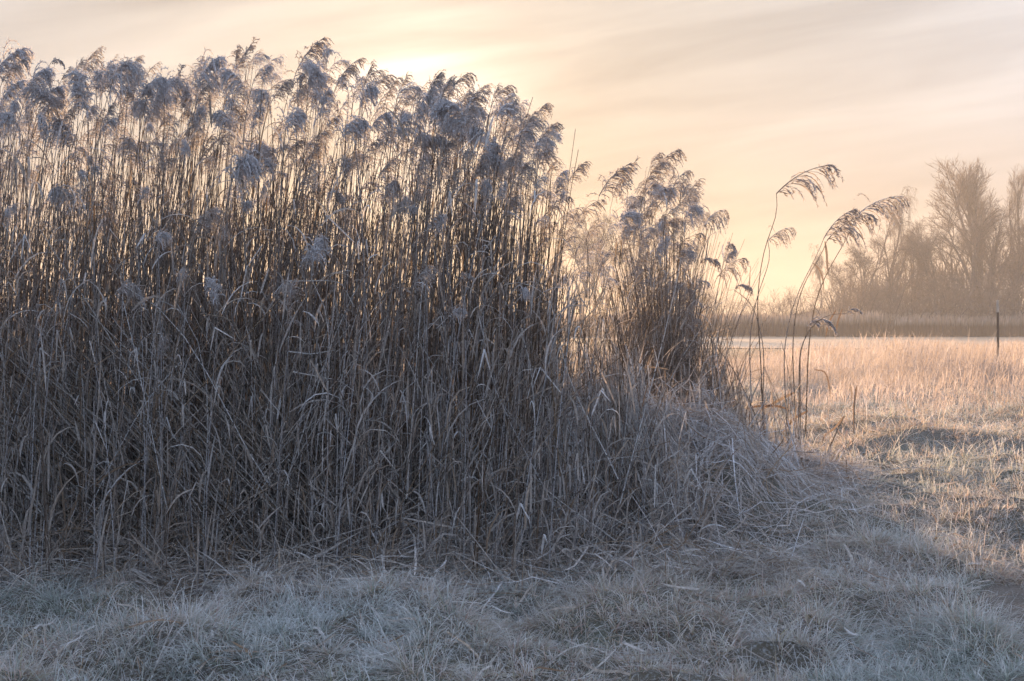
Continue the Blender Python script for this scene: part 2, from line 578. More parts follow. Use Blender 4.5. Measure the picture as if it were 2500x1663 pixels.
def tree_meshes(seed, habit):
    key = (seed, habit)
    if key in TREE_MESH:
        return TREE_MESH[key]
    H = {"poplar": 20.0, "birch": 18.0, "bush": 7.0, "oak": 15.0}[habit]
    limbs, twigs = branching(seed, H, habit)
    tw = MB(); tr = MB()
    cb = (0.10, 0.085, 0.075) if habit != "birch" else (0.22, 0.20, 0.19)
    P = np.array([[list(p) for p in l[0]] for l in limbs]); r = np.array([l[1] for l in limbs])
    tube(tr, P, np.maximum(r * 1.3, 0.045), straw(len(P), cb, tuple(1.5 * x for x in cb), 0.02), 5)
    P = np.array([[list(p) for p in l[0]] for l in twigs]); r = np.array([l[1] for l in twigs])
    n = len(P)
    side = norm(np.cross(norm(P[:, -1] - P[:, 0]), norm(rng.normal(0, 1, (n, 3)) * np.array([0.2, 1, 0.2]))))
    ribbon(tw, P, np.maximum(r * 0.9, 0.013), side, straw(n, (0.10, 0.075, 0.058), (0.18, 0.135, 0.105), 0.05))
    # finest frosted twig tips
    nm = 1 if habit == 'oak' else 2
    k = 4; m = n * nm
    src = np.repeat(np.arange(n), nm)
    s = U_(0.3, 1, m) * 4.99; i = s.astype(int); f = (s - i)[:, None]
    b = P[src, i] * (1 - f) + P[src, i + 1] * f
    td = norm(P[src, i + 1] - P[src, i] + 1e-6)
    d = norm(td + rng.normal(0, 0.45, (m, 3)) + np.array([0, 0, -0.5 if habit == "birch" else 0.15]))
    L = U_(0.35, 0.9, m) * (1.4 if habit == "birch" else 1.0)
    tt = np.linspace(0, 1, k)[None, :, None]
    Q = b[:, None] + d[:, None] * L[:, None, None] * tt
    Q[:, :, 2] += (-0.5 if habit == "birch" else 0.08) * (tt[..., 0]**2) * L[:, None]
    side = norm(np.cross(d, norm(rng.normal(0, 1, (m, 3)) * np.array([0.2, 1, 0.2]))))
    ribbon(tw, Q, np.array([0.011, 0.010, 0.009, 0.0]), side, straw(m, (0.14, 0.105, 0.08), (0.23, 0.18, 0.145), 0.08))
    TREE_MESH[key] = (tr.mesh(habit + "_trunk", M_BARK), tw.mesh(habit + "_crown", M_TWIG, False), H, max(v.z for v in (Vector(p) for l in twigs for p in l[0])))
    return TREE_MESH[key]


def tree(px, top, y, habit, seed, wide, name, label, cat, group=None, yaw=None):
    tr, tw, H, hmax = tree_meshes(seed, habit)
    x = (px - HX) / F * y
    z0 = float(ground_z(np.array([x]), np.array([y]))[0]) - 0.05
    h = EYE - (top - HY) / F * y - z0
    e = bpy.data.objects.new(name, None); COL.objects.link(e)
    s = h / (hmax + 0.5)
    e.location = (x, y, z0); e.scale = (s * wide, s * wide, s)
    e.rotation_euler.z = random.uniform(0, 6.28) if yaw is None else yaw
    props(e, label, cat, group)
    add_object("trunk", tr, e); add_object("crown", tw, e)
    return e


G1 = "bare frosted trees of the wood beyond the pond"
TREES = [
    (2395, 352, 200, "poplar", 3, 1.12, "poplar_tree", "tallest bare poplar with a wide fan crown, rising above the wood", "tree", G1),
    (2492, 385, 205, "poplar", 5, 0.62, "poplar_tree", "slim tall bare poplar at the outer edge of the wood beside the widest poplar", "tree", G1),
    (2146, 444, 206, "birch", 2, 0.62, "birch_tree", "tall birch with drooping twin crown, highest tree before the gap in the wood", "tree", G1),
    (2006, 588, 210, "birch", 4, 0.55, "birch_tree", "thin pale birch at the outermost end of the wood beside the open sky", "tree", G1),
    (2068, 606, 200, "oak", 7, 0.9, "bare_tree", "rounded bare tree between the thin pale birch and the tall twin-crowned birch", "tree", G1),
    (2112, 570, 196, "oak", 8, 0.9, "bare_tree", "bushy bare tree standing just in front of the tall twin-crowned birch", "tree", G1),
    (2185, 545, 198, "oak", 7, 0.95, "bare_tree", "broad bare tree just past the tall twin-crowned birch toward the poplars", "tree", G1),
    (2232, 528, 202, "oak", 8, 0.85, "bare_tree", "bare tree with many upright stems in the middle of the wood's first rise", "tree", G1),
    (2285, 540, 197, "oak", 3, 0.8, "bare_tree", "slightly lower bare tree in the dip of the wood before the poplars", "tree", G1),
    (2330, 500, 204, "oak", 5, 0.85, "bare_tree", "bare tree at the foot of the widest poplar on the side toward the birches", "tree", G1),
    (2372, 478, 194, "oak", 8, 1.0, "bare_tree", "dense twiggy tree directly in front of the widest poplar", "tree", G1),
    (2425, 486, 196, "oak", 7, 0.95, "bare_tree", "dense twiggy tree between the widest poplar and the slim tall poplar", "tree", G1),
    (2478, 500, 193, "oak", 3, 0.95, "bare_tree", "low dense tree in front of the slim tall poplar at the edge of the wood", "tree", G1),
    (1432, 486, 225, "oak", 5, 0.8, "bare_tree", "faint misty poplar seen through the thin reeds beside the tall reed bed", "tree", None),
    (1452, 520, 222, "oak", 8, 0.8, "bare_tree", "faint lower tree in the mist, close beside the misty poplar behind the reeds", "tree", None),
]
for a in TREES:
    tree(*a)
G2 = "frosted bushes along the far bank"
BUSHES = [
    (1893, 694, 186, 1.15, "round frosted bush, the largest of the open bank between the reeds and the wood"),
    (1940, 690, 190, 0.8, "upright frosted bush between the large round bush and the thin pale birch"),
    (1838, 708, 192, 1.1, "low misty bush just before the large round bush on the far bank"),
    (1768, 694, 196, 1.1, "wide misty bush directly behind the small tip of the reed clump"),
    (1706, 690, 198, 1.1, "faint misty bush close beside the outer stems of the reed clump"),
    (1975, 672, 188, 0.8, "tall bush leaning against the thin pale birch at the end of the wood"),
    (2035, 640, 184, 1.0, "tangled bush under the rounded bare tree at the end of the wood"),
    (2090, 636, 183, 1.1, "tangled bush below the tall twin-crowned birch"),
    (2160, 640, 184, 1.2, "wide bush below the broad bare tree, behind the pale frosted shrub"),
    (2235, 642, 183, 1.2, "dark bush at the foot of the middle of the wood"),
    (2310, 640, 184, 1.2, "dark bush at the foot of the dip in the wood"),
    (2385, 636, 183, 1.2, "dark bush under the widest poplar"),
    (2455, 640, 184, 1.2, "dark bush under the slim tall poplar at the wood's edge"),
]
for i, (px, top, y, w, lab) in enumerate(BUSHES):
    tree(px, top, y, "bush", (1, 6, 9)[i % 3], w, "bush", lab, "bush", G2)
b = tree(2148, 722, 176, "bush", 6, 1.3, "frosted_shrub", "small white frosted shrub standing in the far reed belt before the wood", "shrub")


def undergrowth():
    mb = MB()
    n = 22000
    x = np.concatenate([U_(38, 110, n // 2), U_(-110, 45, n // 2)]); n = len(x)
    y = U_(202, 228, n)
    hh = (2.2 + 6.3 * np.clip((x - 44) / 7, 0, 1) + 5.5 * np.clip((x - 52) / 8, 0, 1)) * (0.6 + 0.7 * vnoise(x, y, 7, 31))
    z0 = hh * rng.random(n) ** 1.5 * 0.7
    L = U_(1.5, 4.5, n) * np.clip(hh / 9, 0.3, 1)
    k = 4; t = np.linspace(0, 1, k)
    d = norm(np.stack([rng.normal(0, .4, n), rng.normal(0, .3, n), np.ones(n)], 1))
    P = np.stack([x, y, z0], 1)[:, None] + d[:, None] * L[:, None, None] * t[None, :, None]
    P[:, :, 0] += rng.normal(0, 0.3, n)[:, None] * t**2
    a = U_(-0.8, 0.8, n)
    ribbon(mb, P, np.array([0.065, 0.055, 0.04, 0]), np.stack([np.cos(a), np.sin(a), 0 * a], 1), straw(n, (0.085, 0.06, 0.045), (0.15, 0.11, 0.085), 0.04))
    o = add_object("undergrowth", mb.mesh("undergrowth", M_TWIG, False))
    props(o, "brown thicket of twigs filling the wood behind the far reeds", "undergrowth", kind="stuff")


undergrowth()

# marker post at the field edge
def post():
    y = 42.0
    top = at(2436, 733, y)
    e = bpy.data.objects.new("marker_post", None); COL.objects.link(e)
    e.location = (top[0], y, float(ground_z(np.array([top[0]]), np.array([y]))[0]))
    props(e, "thin upright wooden post with a pale end, standing in the tall grass", "post")
    h = top[2] - e.location.z
    mb = MB()
    P = np.array([[[0, 0, -0.1], [0.004, 0, h * 0.5], [0.0, 0, h - 0.36], [0, 0, h - 0.355]]])
    tube(mb, P, np.array([[0.036, 0.034, 0.033, 0.0]]), (0.13, 0.10, 0.08), 10)
    add_object("post_shaft", mb.mesh("post_shaft", M_BARK), e)
    mb = MB()
    P = np.array([[[0, 0, h - 0.36], [0, 0, h - 0.35], [0, 0, h - 0.02], [0, 0, h], [0, 0, h + 0.001]]])
    tube(mb, P, np.array([[0.037, 0.040, 0.040, 0.036, 0.0]]), (0.55, 0.50, 0.44), 10)
    add_object("post_cap", mb.mesh("post_cap", M_BARK), e)


post()

# ------------------------------------------------------------------ reed plumes
def make_plume(seed, kind, light=False):
    """unit plume: the stem ends at the origin; the rachis arches towards +X"""
    R = np.random.default_rng(seed)
    mb = MB()
    if kind == "d":
        a0 = R.uniform(0.0, 0.45); curl = R.uniform(0.6, 2.4); m = int(R.integers(70, 95)); spread = R.uniform(0.4, 0.75); droop = R.uniform(1.1, 1.9); Lb = R.uniform(0.75, 1.15)
    elif kind == "o":
        a0 = R.uniform(0.1, 0.5); curl = R.uniform(0.15, 1.1); m = int(R.integers(38, 66)); spread = R.uniform(0.3, 0.5); droop = R.uniform(0.9, 1.9); Lb = R.uniform(0.6, 0.95)
    elif kind == "c":
        a0 = R.uniform(0.55, 0.8); curl = R.uniform(0.5, 0.95); m = int(R.integers(30, 46)); spread = R.uniform(0.22, 0.38); droop = R.uniform(1.7, 2.5); Lb = R.uniform(0.68, 0.9)
    elif kind == "u":
        a0 = R.uniform(0.1, 0.4); curl = R.uniform(0.1, 0.4); m = 30; spread = 0.30; droop = 0.45; Lb = 0.34
    else:   # small hook
        a0 = R.uniform(0.5, 0.8); curl = R.uniform(2.0, 2.6); m = 28; spread = 0.35; droop = 1.4; Lb = 0.5
    if light:
        m = int(m * 0.7)
    n = 14
    s = np.linspace(0, 1, n)
    ph = a0 + curl * s**1.15
    step = 1.0 / (n - 1)
    T = np.stack([np.sin(ph), 0.12 * np.sin(s * 3 + seed), np.cos(ph)], 1)
    P = np.concatenate([[[0, 0, 0]], np.cumsum(T[:-1] * step, 0)])
    frosty = kind in "dh"
    fr = {"d": 0.68, "h": 0.5}.get(kind, 0.42)
    fc = (0.80, 0.83, 0.90)
    sc_ = lambda k_, f_: None
    def cols(k_, f_):
        t = R.random((k_, 1)); c = np.array((0.24, 0.17, 0.12)) * (1 - t) + np.array((0.40, 0.31, 0.24)) * t
        f = np.clip(R.normal(f_, 0.16, (k_, 1)), 0, 0.95)
        return c * (1 - f) + np.array(fc) * f
    tube(mb, P[None], np.linspace(0.013, 0.006, n)[None], cols(1, fr), 3)
    # side branches
    bs = np.sort(R.uniform(0.0, 0.96, m))
    i = np.minimum((bs * (n - 1)).astype(int), n - 2); f = (bs * (n - 1) - i)[:, None]
    B = P[i] * (1 - f) + P[i + 1] * f; TB = norm(T[i])
    rad = R.normal(0, 1, (m, 3)); rad[:, 0] += 0.35
    d0 = norm(TB * 1.0 + rad * spread)
    L = Lb * (1 - 0.62 * bs) * R.uniform(0.65, 1.15, m)
    L = L * np.clip(0.55 + bs * 2.5, 0.5, 1) * np.where(R.random(m) < 0.12, 0.35, 1)
    k = 7
    Q = np.zeros((m, k, 3)); Q[:, 0] = B
    d = d0.copy(); dirs = [d0]
    for j in range(1, k):
        g = np.array([0.16, 0, -1.0])
        d = norm(d + g * droop * 0.36 * (j / k + 0.2) + R.normal(0, 0.05, (m, 3)))
        Q[:, j] = Q[:, j - 1] + d * (L / (k - 1))[:, None]
        dirs.append(d)
    D = np.stack(dirs, 1)
    cb = cols(m, fr)
    w = np.array([0.006, 0.009, 0.011, 0.012, 0.012, 0.010, 0.0]) * (1.25 if frosty else 0.8)
    side = norm(np.cross(norm(Q[:, -1] - Q[:, 0]), norm(R.normal(0, 1, (m, 3)))))
    ribbon(mb, Q, w, side, cb)
    # spikelets hanging along every branch
    per = 20 if frosty else 15
    if light:
        per = 5
    mm = m * per
    src = np.repeat(np.arange(m), per)
    u = R.uniform(0.12, 1.0, mm) * (k - 1) * 0.999
    i = u.astype(int); f = (u - i)[:, None]
    S = Q[src, i] * (1 - f) + Q[src, i + 1] * f
    sd = norm(D[src, i] * 1.0 + R.normal(0, 0.5, (mm, 3)) + np.array([0.05, 0, -0.35]))
    sl = R.uniform(0.04, 0.085, mm) * (1.35 if frosty else 1.05)
    sw = R.uniform(0.006, 0.011, mm) * (1.6 if frosty else 1.1) * (1.9 if light else 1.0)
    SP = S[:, None] + sd[:, None] * sl[:, None, None] * (np.array([0, 0.5, 1.0]) if not light else np.array([0, 1.0]))[None, :, None]
    side = norm(np.cross(sd, norm(R.normal(0, 1, (mm, 3)))))
    ribbon(mb, SP, sw[:, None] * (np.array([0.6, 1.0, 0.0]) if not light else np.array([0.75, 0.0]))[None], side, cols(mm, fr))
    return mb, a0, P[np.argmax(P[:, 2])]


PLUMES = {}
for kind, cnt in (("d", 14), ("o", 14), ("u", 4), ("h", 3), ("c", 4)):
    PLUMES[kind] = []
    for j in range(cnt):
        mb, a0, crest = make_plume(100 + 17 * j + ord(kind), kind)
        v = mb.arrays()[0]
        top = crest if kind == 'c' else v[np.argmax(v[:, 2])]
        ext = max(np.ptp(v[:, 2]), 0.8 * np.ptp(v[:, 0]))
        lt = make_plume(100 + 17 * j + ord(kind), kind, True)[0] if kind in "od" else mb
        PLUMES[kind].append(dict(lt=lt, mb=mb, mesh=mb.mesh("plume_" + {"d": "dense", "o": "open", "u": "upright", "h": "hooked", "c": "comb"}[kind], M_PLUME, False), a0=a0, top=top, ext=ext))


# leaf variants: start at the origin, go up and out along +X, then droop
LEAVES = []
for j in range(9):
    k = 9
    L = U_(0.26, 0.46); up = U_(0.15, 0.7); fall = U_(1.2, 2.9)
    if j % 3 == 0:
        up, fall = 0.12, 0.25
    s = np.linspace(0, 1, k)
    ph = up + fall * s**1.5
    T = np.stack([np.sin(ph), 0.1 * np.sin(5 * s + j), np.cos(ph)], 1)
    P = np.concatenate([[[0, 0, 0]], np.cumsum(T[:-1] * L / (k - 1), 0)])
    tw = s * U_(-1.6, 1.6)
    side = np.stack([-np.cos(ph) * np.sin(tw), np.cos(tw), np.sin(ph) * np.sin(tw)], 1)
    w = np.interp(s, [0, 0.25, 0.6, 1], [0.004, 0.009, 0.008, 0]) * U_(0.8, 1.25)
    mb = MB()
    ribbon(mb, P[None], w[None], norm(side)[None], straw(1, (0.26, 0.19, 0.13), (0.42, 0.33, 0.24), 0.45)[0])
    LEAVES.append(mb.mesh("leaf", M_LEAF, True))


def rotz(v, a):
    c, s = math.cos(a), math.sin(a)
    return np.array([v[0] * c - v[1] * s, v[0] * s + v[1] * c, v[2]])


STEM_COL = ((0.15, 0.105, 0.07), (0.38, 0.295, 0.215))


def reed(px, py, size_px, kind, y, name="reed", label=None, group=None, base=None, yaw=None, variant=None, leaves=2, lean=None, r0=0.0052, stem_pts=None):
    """one reed: stem, plume whose top shows at px, py, and leaves"""
    v = PLUMES[kind][random.randrange(len(PLUMES[kind])) if variant is None else variant]
    sc = size_px * (1.5 if kind == "d" else 1.36) / F * y / v["ext"]
    if yaw is None:
        yaw = random.gauss(0, 0.75) if kind != "d" else random.choice((random.gauss(0, 0.9), random.uniform(0, 6.28)))
    q0 = random.uniform(0.72, 1.0); zs = (q0, random.uniform(1.05, 1.3)) if kind == "d" else (random.uniform(0.85, 1.1), random.uniform(0.9, 1.15))
    apex = at(px, py, y)
    tip = apex - rotz(v["top"] * sc * np.array([zs[0], zs[0], zs[1]]), yaw)
    if base is None:
        bx = tip[0] - random.gauss(0.10, 0.13); by = y + random.uniform(-0.12, 0.25)
    else:
        bx, by = base
    bz = float(gz(np.array([bx]), np.array([by]))[0]) - 0.03
    e = bpy.data.objects.new(name, None); COL.objects.link(e)
    e.location = (bx, by, bz)
    e["label"] = label or "frosted reed"; e["category"] = "reed"
    if group: e["group"] = group
    org = np.array([bx, by, bz])
    H = tip[2] - bz
    d1 = np.array([math.sin(v["a0"]) * math.cos(yaw), math.sin(v["a0"]) * math.sin(yaw), math.cos(v["a0"])])
    mb = MB()
    k = 13
    if stem_pts is None:
        d0 = np.array([random.gauss(0, 0.04), random.gauss(0, 0.04), 1.0])
        P = hermite(np.zeros((1, 3)), (d0 * H * 0.9)[None], (tip - org)[None], (d1 * H * 0.55)[None], k)
    else:       # follows the traced bend of a lone stem
        ctr = np.array([at(a, b_, y) for a, b_ in stem_pts] + [tip]) - org
        ctr = np.concatenate([[[0, 0, 0]], ctr]); ctr[:, 1] = np.linspace(0, tip[1] - by, len(ctr))
        cum = np.concatenate([[0], np.cumsum(np.linalg.norm(np.diff(ctr, axis=0), axis=1))]); cum /= cum[-1]
        tt = np.linspace(0, 1, 22)
        P = np.stack([np.interp(tt, cum, ctr[:, q_]) for q_ in range(3)], 1)
        for _ in range(3):
            P[1:-1] = 0.25 * P[:-2] + 0.5 * P[1:-1] + 0.25 * P[2:]
        P = P[None]; k = 22
    col = straw(1, *STEM_COL, 0.22)[0]
    cc = np.append(col, random.random())
    tube(mb, P, np.linspace(r0, r0 * 0.42, k)[None], cc, 5)
    add_object("stem", mb.mesh("stem", M_STEM), e)
    p = add_object("plume", v["mesh"], e)
    p.location = tip - org; p.rotation_euler.z = yaw; p.scale = (sc * zs[0], sc * zs[0], sc * zs[1])
    for j in range(leaves):
        s = random.uniform(0.25, 0.93); i = min(int(s * (k - 1)), k - 2); f = s * (k - 1) - i
        q = P[0, i] * (1 - f) + P[0, i + 1] * f
        l = add_object("leaf", random.choice(LEAVES), e)
        l.location = q; l.rotation_euler = (0, 0, random.choice((random.gauss(0, 0.8), random.uniform(0, 6.28))))
        g = random.uniform(0.7, 1.2); l.scale = (g, g, g)
    return e


def ordinal(n):
    ones = ["", "first", "second", "third", "fourth", "fifth", "sixth", "seventh", "eighth", "ninth", "tenth", "eleventh", "twelfth", "thirteenth",
            "fourteenth", "fifteenth", "sixteenth", "seventeenth", "eighteenth", "nineteenth"]
    if n < 20:
        return ones[n]
    tens = ["", "", "twent", "thirt", "fort", "fift", "sixt", "sevent", "eight", "ninet"]
    if n % 10 == 0:
        return tens[n // 10] + "ieth"
    return tens[n // 10] + "y-" + ones[n % 10]


# heads traced in the photograph: x, y of the highest point and size, in the pixels of three enlargements
A = """60,120,250,d 205,285,180,o 315,290,190,d 85,380,190,d 250,455,220,d 60,460,150,d 400,440,160,d 500,450,170,o 640,275,170,o 540,350,150,o 775,190,170,o
735,290,160,o 640,335,170,d 725,360,160,d 610,450,220,d 845,295,220,d 950,250,240,d 1100,260,130,o 995,310,220,d 1080,365,160,d 1240,345,240,d 1375,320,170,u
1320,370,190,d 1560,190,250,d 1700,305,160,o 1840,180,190,o 1940,120,230,u 1790,320,180,d 1960,310,170,d 2040,335,130,o 2010,470,220,d 1480,440,180,d
1620,470,170,o 370,510,180,d 210,590,170,d 100,640,240,d 475,690,190,d 725,645,120,d 825,700,140,d 970,840,230,d 1160,760,100,d 1060,570,160,d 960,520,100,h
1530,620,180,d 1400,620,150,o 2000,625,190,d 1960,870,260,d 1870,960,260,d 1430,890,130,d 1240,960,130,o 1600,1030,170,o 1780,1050,170,d 2060,1040,130,d
2060,1210,120,d 700,1000,100,d 700,1090,90,d 610,1115,110,d 660,1210,180,d 50,950,120,o 45,1390,100,d 1660,1420,190,d 1850,1215,120,o 1860,1360,100,d
1130,1260,100,d 1310,1050,110,o 20,560,170,d 145,580,160,d 1210,560,180,d 1330,760,150,o 580,640,150,o 1700,640,170,d 1120,450,180,d 10,700,180,d 300,700,180,d
880,620,150,o 1500,780,150,o 1830,640,170,o 430,280,70,h 1150,480,160,d"""
B = """300,120,270,o 220,260,200,d 240,370,220,d 110,400,210,o 60,580,220,d 40,445,170,o 480,380,130,o 580,280,190,o 660,295,140,o 560,400,220,d 500,650,200,d
340,495,220,d 780,410,180,o 930,385,190,o 860,430,150,o 720,640,170,d 850,690,190,d 960,820,190,d 1000,500,140,o 1170,375,140,o 1185,440,170,d 1110,520,240,d
1290,410,170,o 1390,395,170,o 1320,570,220,d 1150,670,140,d 1510,490,190,o 1630,475,150,o 1700,490,170,o 1770,590,170,o 1800,660,150,o 1640,740,220,d
1560,830,260,d 1600,970,240,d 2010,625,190,o 1900,690,220,o 2070,780,150,o 1990,935,220,o 1820,900,170,o 1850,1080,160,o 100,910,140,o 250,960,140,o
430,1010,150,d 740,1150,220,d 370,1290,150,h 900,1320,130,d 1120,1235,130,o 990,1400,90,d 1130,1440,130,d 1530,1200,130,d 1680,1220,130,d 1790,1320,190,d
1420,1240,160,o 200,1060,220,o 1420,960,180,o 1250,1000,180,o 1350,850,180,o 1040,1060,170,o 700,900,170,o 610,760,170,o 150,720,180,o 1450,640,180,o
1500,1060,170,o 1250,730,170,d 1080,1200,150,o 400,720,160,o 290,850,160,o 560,1010,150,o 820,1050,160,o 1320,1120,160,o 1740,800,170,o 1720,1040,170,o"""
C3 = """370,165,110,d 580,130,160,o 290,200,80,u 430,260,200,o 360,350,110,d 240,370,110,o 440,410,160,o 550,490,140,o 520,750,90,u 330,600,130,o 250,700,120,o
960,90,110,u 920,140,260,o 1130,65,130,o 1290,45,180,o 1180,130,170,o 1350,200,150,o 1050,250,170,d 1200,290,170,d 1460,260,150,o 1430,400,140,o 1380,430,170,d
700,430,130,o 650,580,140,o 800,590,150,d 1160,545,140,o 1300,330,150,o 1500,530,130,o 1640,510,170,o 1450,690,190,o 1780,880,170,o 1600,790,130,d 1660,745,80,h
1500,870,100,h 1320,780,140,d 1370,850,90,u 1200,700,160,d 1080,650,130,o 870,800,110,o 980,420,150,o 1090,450,150,o 870,480,150,d 1260,560,150,o 930,600,140,o
1010,330,150,o 840,380,170,d 1430,1210,60,h 1430,1350,110,o 860,260,160,o"""


def parse(s, x0, y0, k):
    r = []
    for w in s.split():
        a, b_, c, d = w.split(",")
        r.append((x0 + float(a) * k, y0 + float(b_) * k, float(c) * k, d))
    return r


bed = parse(A, 0, 50, 700 / 2195) + parse(B, 700, 50, 700 / 2195)
stand = parse(C3, 1250, 350, 600 / 1882)
# single low heads standing out in front of the dark stems
LOW = [(392, 555, 70, "d", "curled blue-grey reed head bent over twin tips amid dark stems"), (525, 505, 105, "o", "long leaning blue-grey reed head high in front of the dark stems"),
       (553, 548, 76, "o", "ragged blue-grey head hanging just beside the long leaning one"), (315, 678, 90, "h", "hooked reed head with two bare tips bent over at its end"),
       (448, 652, 50, "d", "tiny narrow head above the hooked reed in the dark stems"), (523, 672, 85, "d", "tapering frosty head to one side of the tiny narrow head"),
       (397, 813, 84, "o", "drooping frosty head above a wide hanging leaf, near the crossed stalks"), (447, 930, 70, "o", "faint ragged head low in the dark stems under the crossed stalks"),
       (785, 570, 110, "d", "large hanging blue-grey head, brightest in the middle of the dark stems"), (760, 600, 70, "o", "wispy head tucked beside the large hanging bright one"),
       (727, 678, 115, "o", "long shaggy head at the end of a stalk bent flat over"), (703, 775, 45, "h", "small curled head just below the long shaggy one"),
       (1050, 645, 100, "o", "pale wispy head hanging in the glow before the thin reeds"), (1130, 662, 50, "h", "small tuft hooked over beside the pale wispy head"),
       (1114, 742, 60, "d", "compact egg-shaped frosty head on a curved stalk in the dark stems"), (1132, 722, 45, "u", "thin spiky tip directly above the egg-shaped head"),
       (1268, 695, 60, "d", "round fluffy head at the edge of the dark stems beside the thatch heap"), (526, 1150, 60, "o", "lowest small frosty head, close above the litter at the bed's foot"),
       (1196, 470, 80, "o", "dark open head before the glow at the bed's outer edge"), (20, 500, 45, "d", "small frosty head at the very edge of the bed below the crest")]
LOWSET = LOW
G3 = "frosted reeds of the tall bed"
sky_line = []
for h in sorted(bed):
    near = [o for o in bed if abs(o[0] - h[0]) < 26 and o is not h]
    if all(h[1] < o[1] + 6 for o in near):
        sky_line.append(h)
rest = [h for h in sorted(bed) if h not in sky_line]
bands = {"top": [h for h in rest if h[1] < 215], "upper": [h for h in rest if 215 <= h[1] < 275], "middle": [h for h in rest if 275 <= h[1] < 375], "lower": [h for h in rest if h[1] >= 375]}
DN = {"c": "combed", "d": "dense woolly", "o": "open feathery", "u": "slim upright", "h": "small hooked"}


def bed_y(h):
    return 9.15 + max(0, (420 - h[1])) / 300 * random.uniform(0, 1.6) if h[3] != "d" or h[2] < 45 else random.uniform(9.1, 10.0)


def right_shift(px):      # nearer to its outer edge the bed stands farther back
    return max(0.0, (px - 1150) / 180) * 0.8


for i, h in enumerate(sky_line):
    reed(h[0], h[1], h[2], h[3], bed_y(h) + right_shift(h[0]), label=f"frosted reed with {DN[h[3]]} head, {ordinal(i + 1)} from the left along the tall bed's skyline", group=G3)
for bn, lst in bands.items():
    for i, h in enumerate(lst):
        reed(h[0], h[1], h[2], h[3], bed_y(h) + right_shift(h[0]), label=f"reed with {DN[h[3]]} head, {ordinal(i + 1)} from the left in the bed's {bn} inner row", group=G3)
for (px, py, s, kd, lab) in LOWSET:
    reed(px, py, s * 0.58, kd, random.uniform(8.72, 8.85), label=lab, group="low frosty reeds standing out before the dark stems", leaves=1)


# the thin stand and the farther clump
G4 = "reeds of the separate clump"; G5 = "reeds of the thin stand beside the tall bed"
i4 = i5 = 0
stand = [(h[0], h[1], h[2], "c" if h[3] == "o" and random.random() < 0.5 else h[3]) for h in stand]
for h in sorted(stand):
    if h[0] < 1436:
        i5 += 1; y = random.uniform(12.4, 13.6)
        reed(h[0], h[1], h[2], h[3], y, label=f"reed with {DN[h[3]]} head, {ordinal(i5)} from the left in the thin stand beside the bed", group=G5, leaves=3)
    elif h[1] > 728:
        i4 += 1
        reed(h[0], h[1], h[2], h[3], 15.0, label=f"low reed with {DN[h[3]]} head drooping at the outer foot of the clump, {'upper' if h[1] < 755 else 'lower'} one", group=G4, leaves=1, base=((h[0] - HX) / F * 15 + 0.1, 15.0))
    else:
        i4 += 1; y = random.uniform(15.2, 16.6)
        tx = (h[0] - HX) / F * y
        bx = 1.68 + (tx - 1.55) * 0.45 + random.gauss(0, 0.09)
        reed(h[0], h[1], h[2], h[3], y, label=f"reed with {DN[h[3]]} head, {ordinal(i4)} from the left in the separate bushy clump", group=G4, leaves=3, base=(bx, y), yaw=random.gauss(0, 0.45))


# lone reeds standing apart, traced
def L4(*p):
    return [(1700 + a * 0.3394, 350 + b_ * 0.3394) for a, b_ in p]


LY = 16.2
G6 = "lone reeds beside the clump"
LONE = [
    ((2028, 403), 82, "c", (1868, 1120), L4((460, 1473), (435, 1170), (455, 950), (500, 700), (620, 470)), "tallest lone reed, arching over with a drooping feathered head against the sky", 0),
    ((1935, 556), 40, "c", (1842, 1110), L4((380, 1473), (400, 1250), (450, 1060), (560, 780)), "short-headed lone reed sharing the foot of the tallest lone reed", 1),
    ((2090, 510), 64, "c", (1925, 1120), L4((625, 1473), (700, 1130), (800, 930), (920, 700)), "lone reed whose head hangs first, just behind a second feathered head", 2),
    ((2125, 524), 66, "c", (1948, 1125), L4((690, 1473), (720, 1150), (800, 950), (950, 740)), "lone reed with a dark feathered head overlapping its neighbour's", 3),
    ((2205, 479), 70, "c", (1965, 1118), L4((805, 1473), (850, 1150), (930, 940), (1120, 635)), "lone reed reaching farthest out toward the wood, head swept sideways", 4),
    ((2072, 746), 34, "h", (1950, 1130), L4((740, 1473), (830, 1300), (940, 1220)), "low bent lone reed with a small round tuft at its drooping end", 1),
    ((2000, 768), 50, "h", (1955, 1124), L4((745, 1473), (810, 1350)), "low lone reed whose shaggy tuft hangs beside the bent one", 0),
    ((1812, 692), 34, "h", (1858, 1100), L4((490, 1473), (440, 1260), (400, 1130)), "small hooked lone reed leaning back toward the clump", 2),
]
for (hd, s, kd, bpx, pts, lab, var) in LONE:
    by = LY if s > 35 else 15.8
    bx = (bpx[0] - HX) / F * by
    e = reed(hd[0], hd[1], s * (1.12 if kd == "c" else 0.9), kd, by, label=lab, group=G6, base=(bx, by), yaw=0.0, variant=var % 3, leaves=0, stem_pts=pts, r0=0.0085)


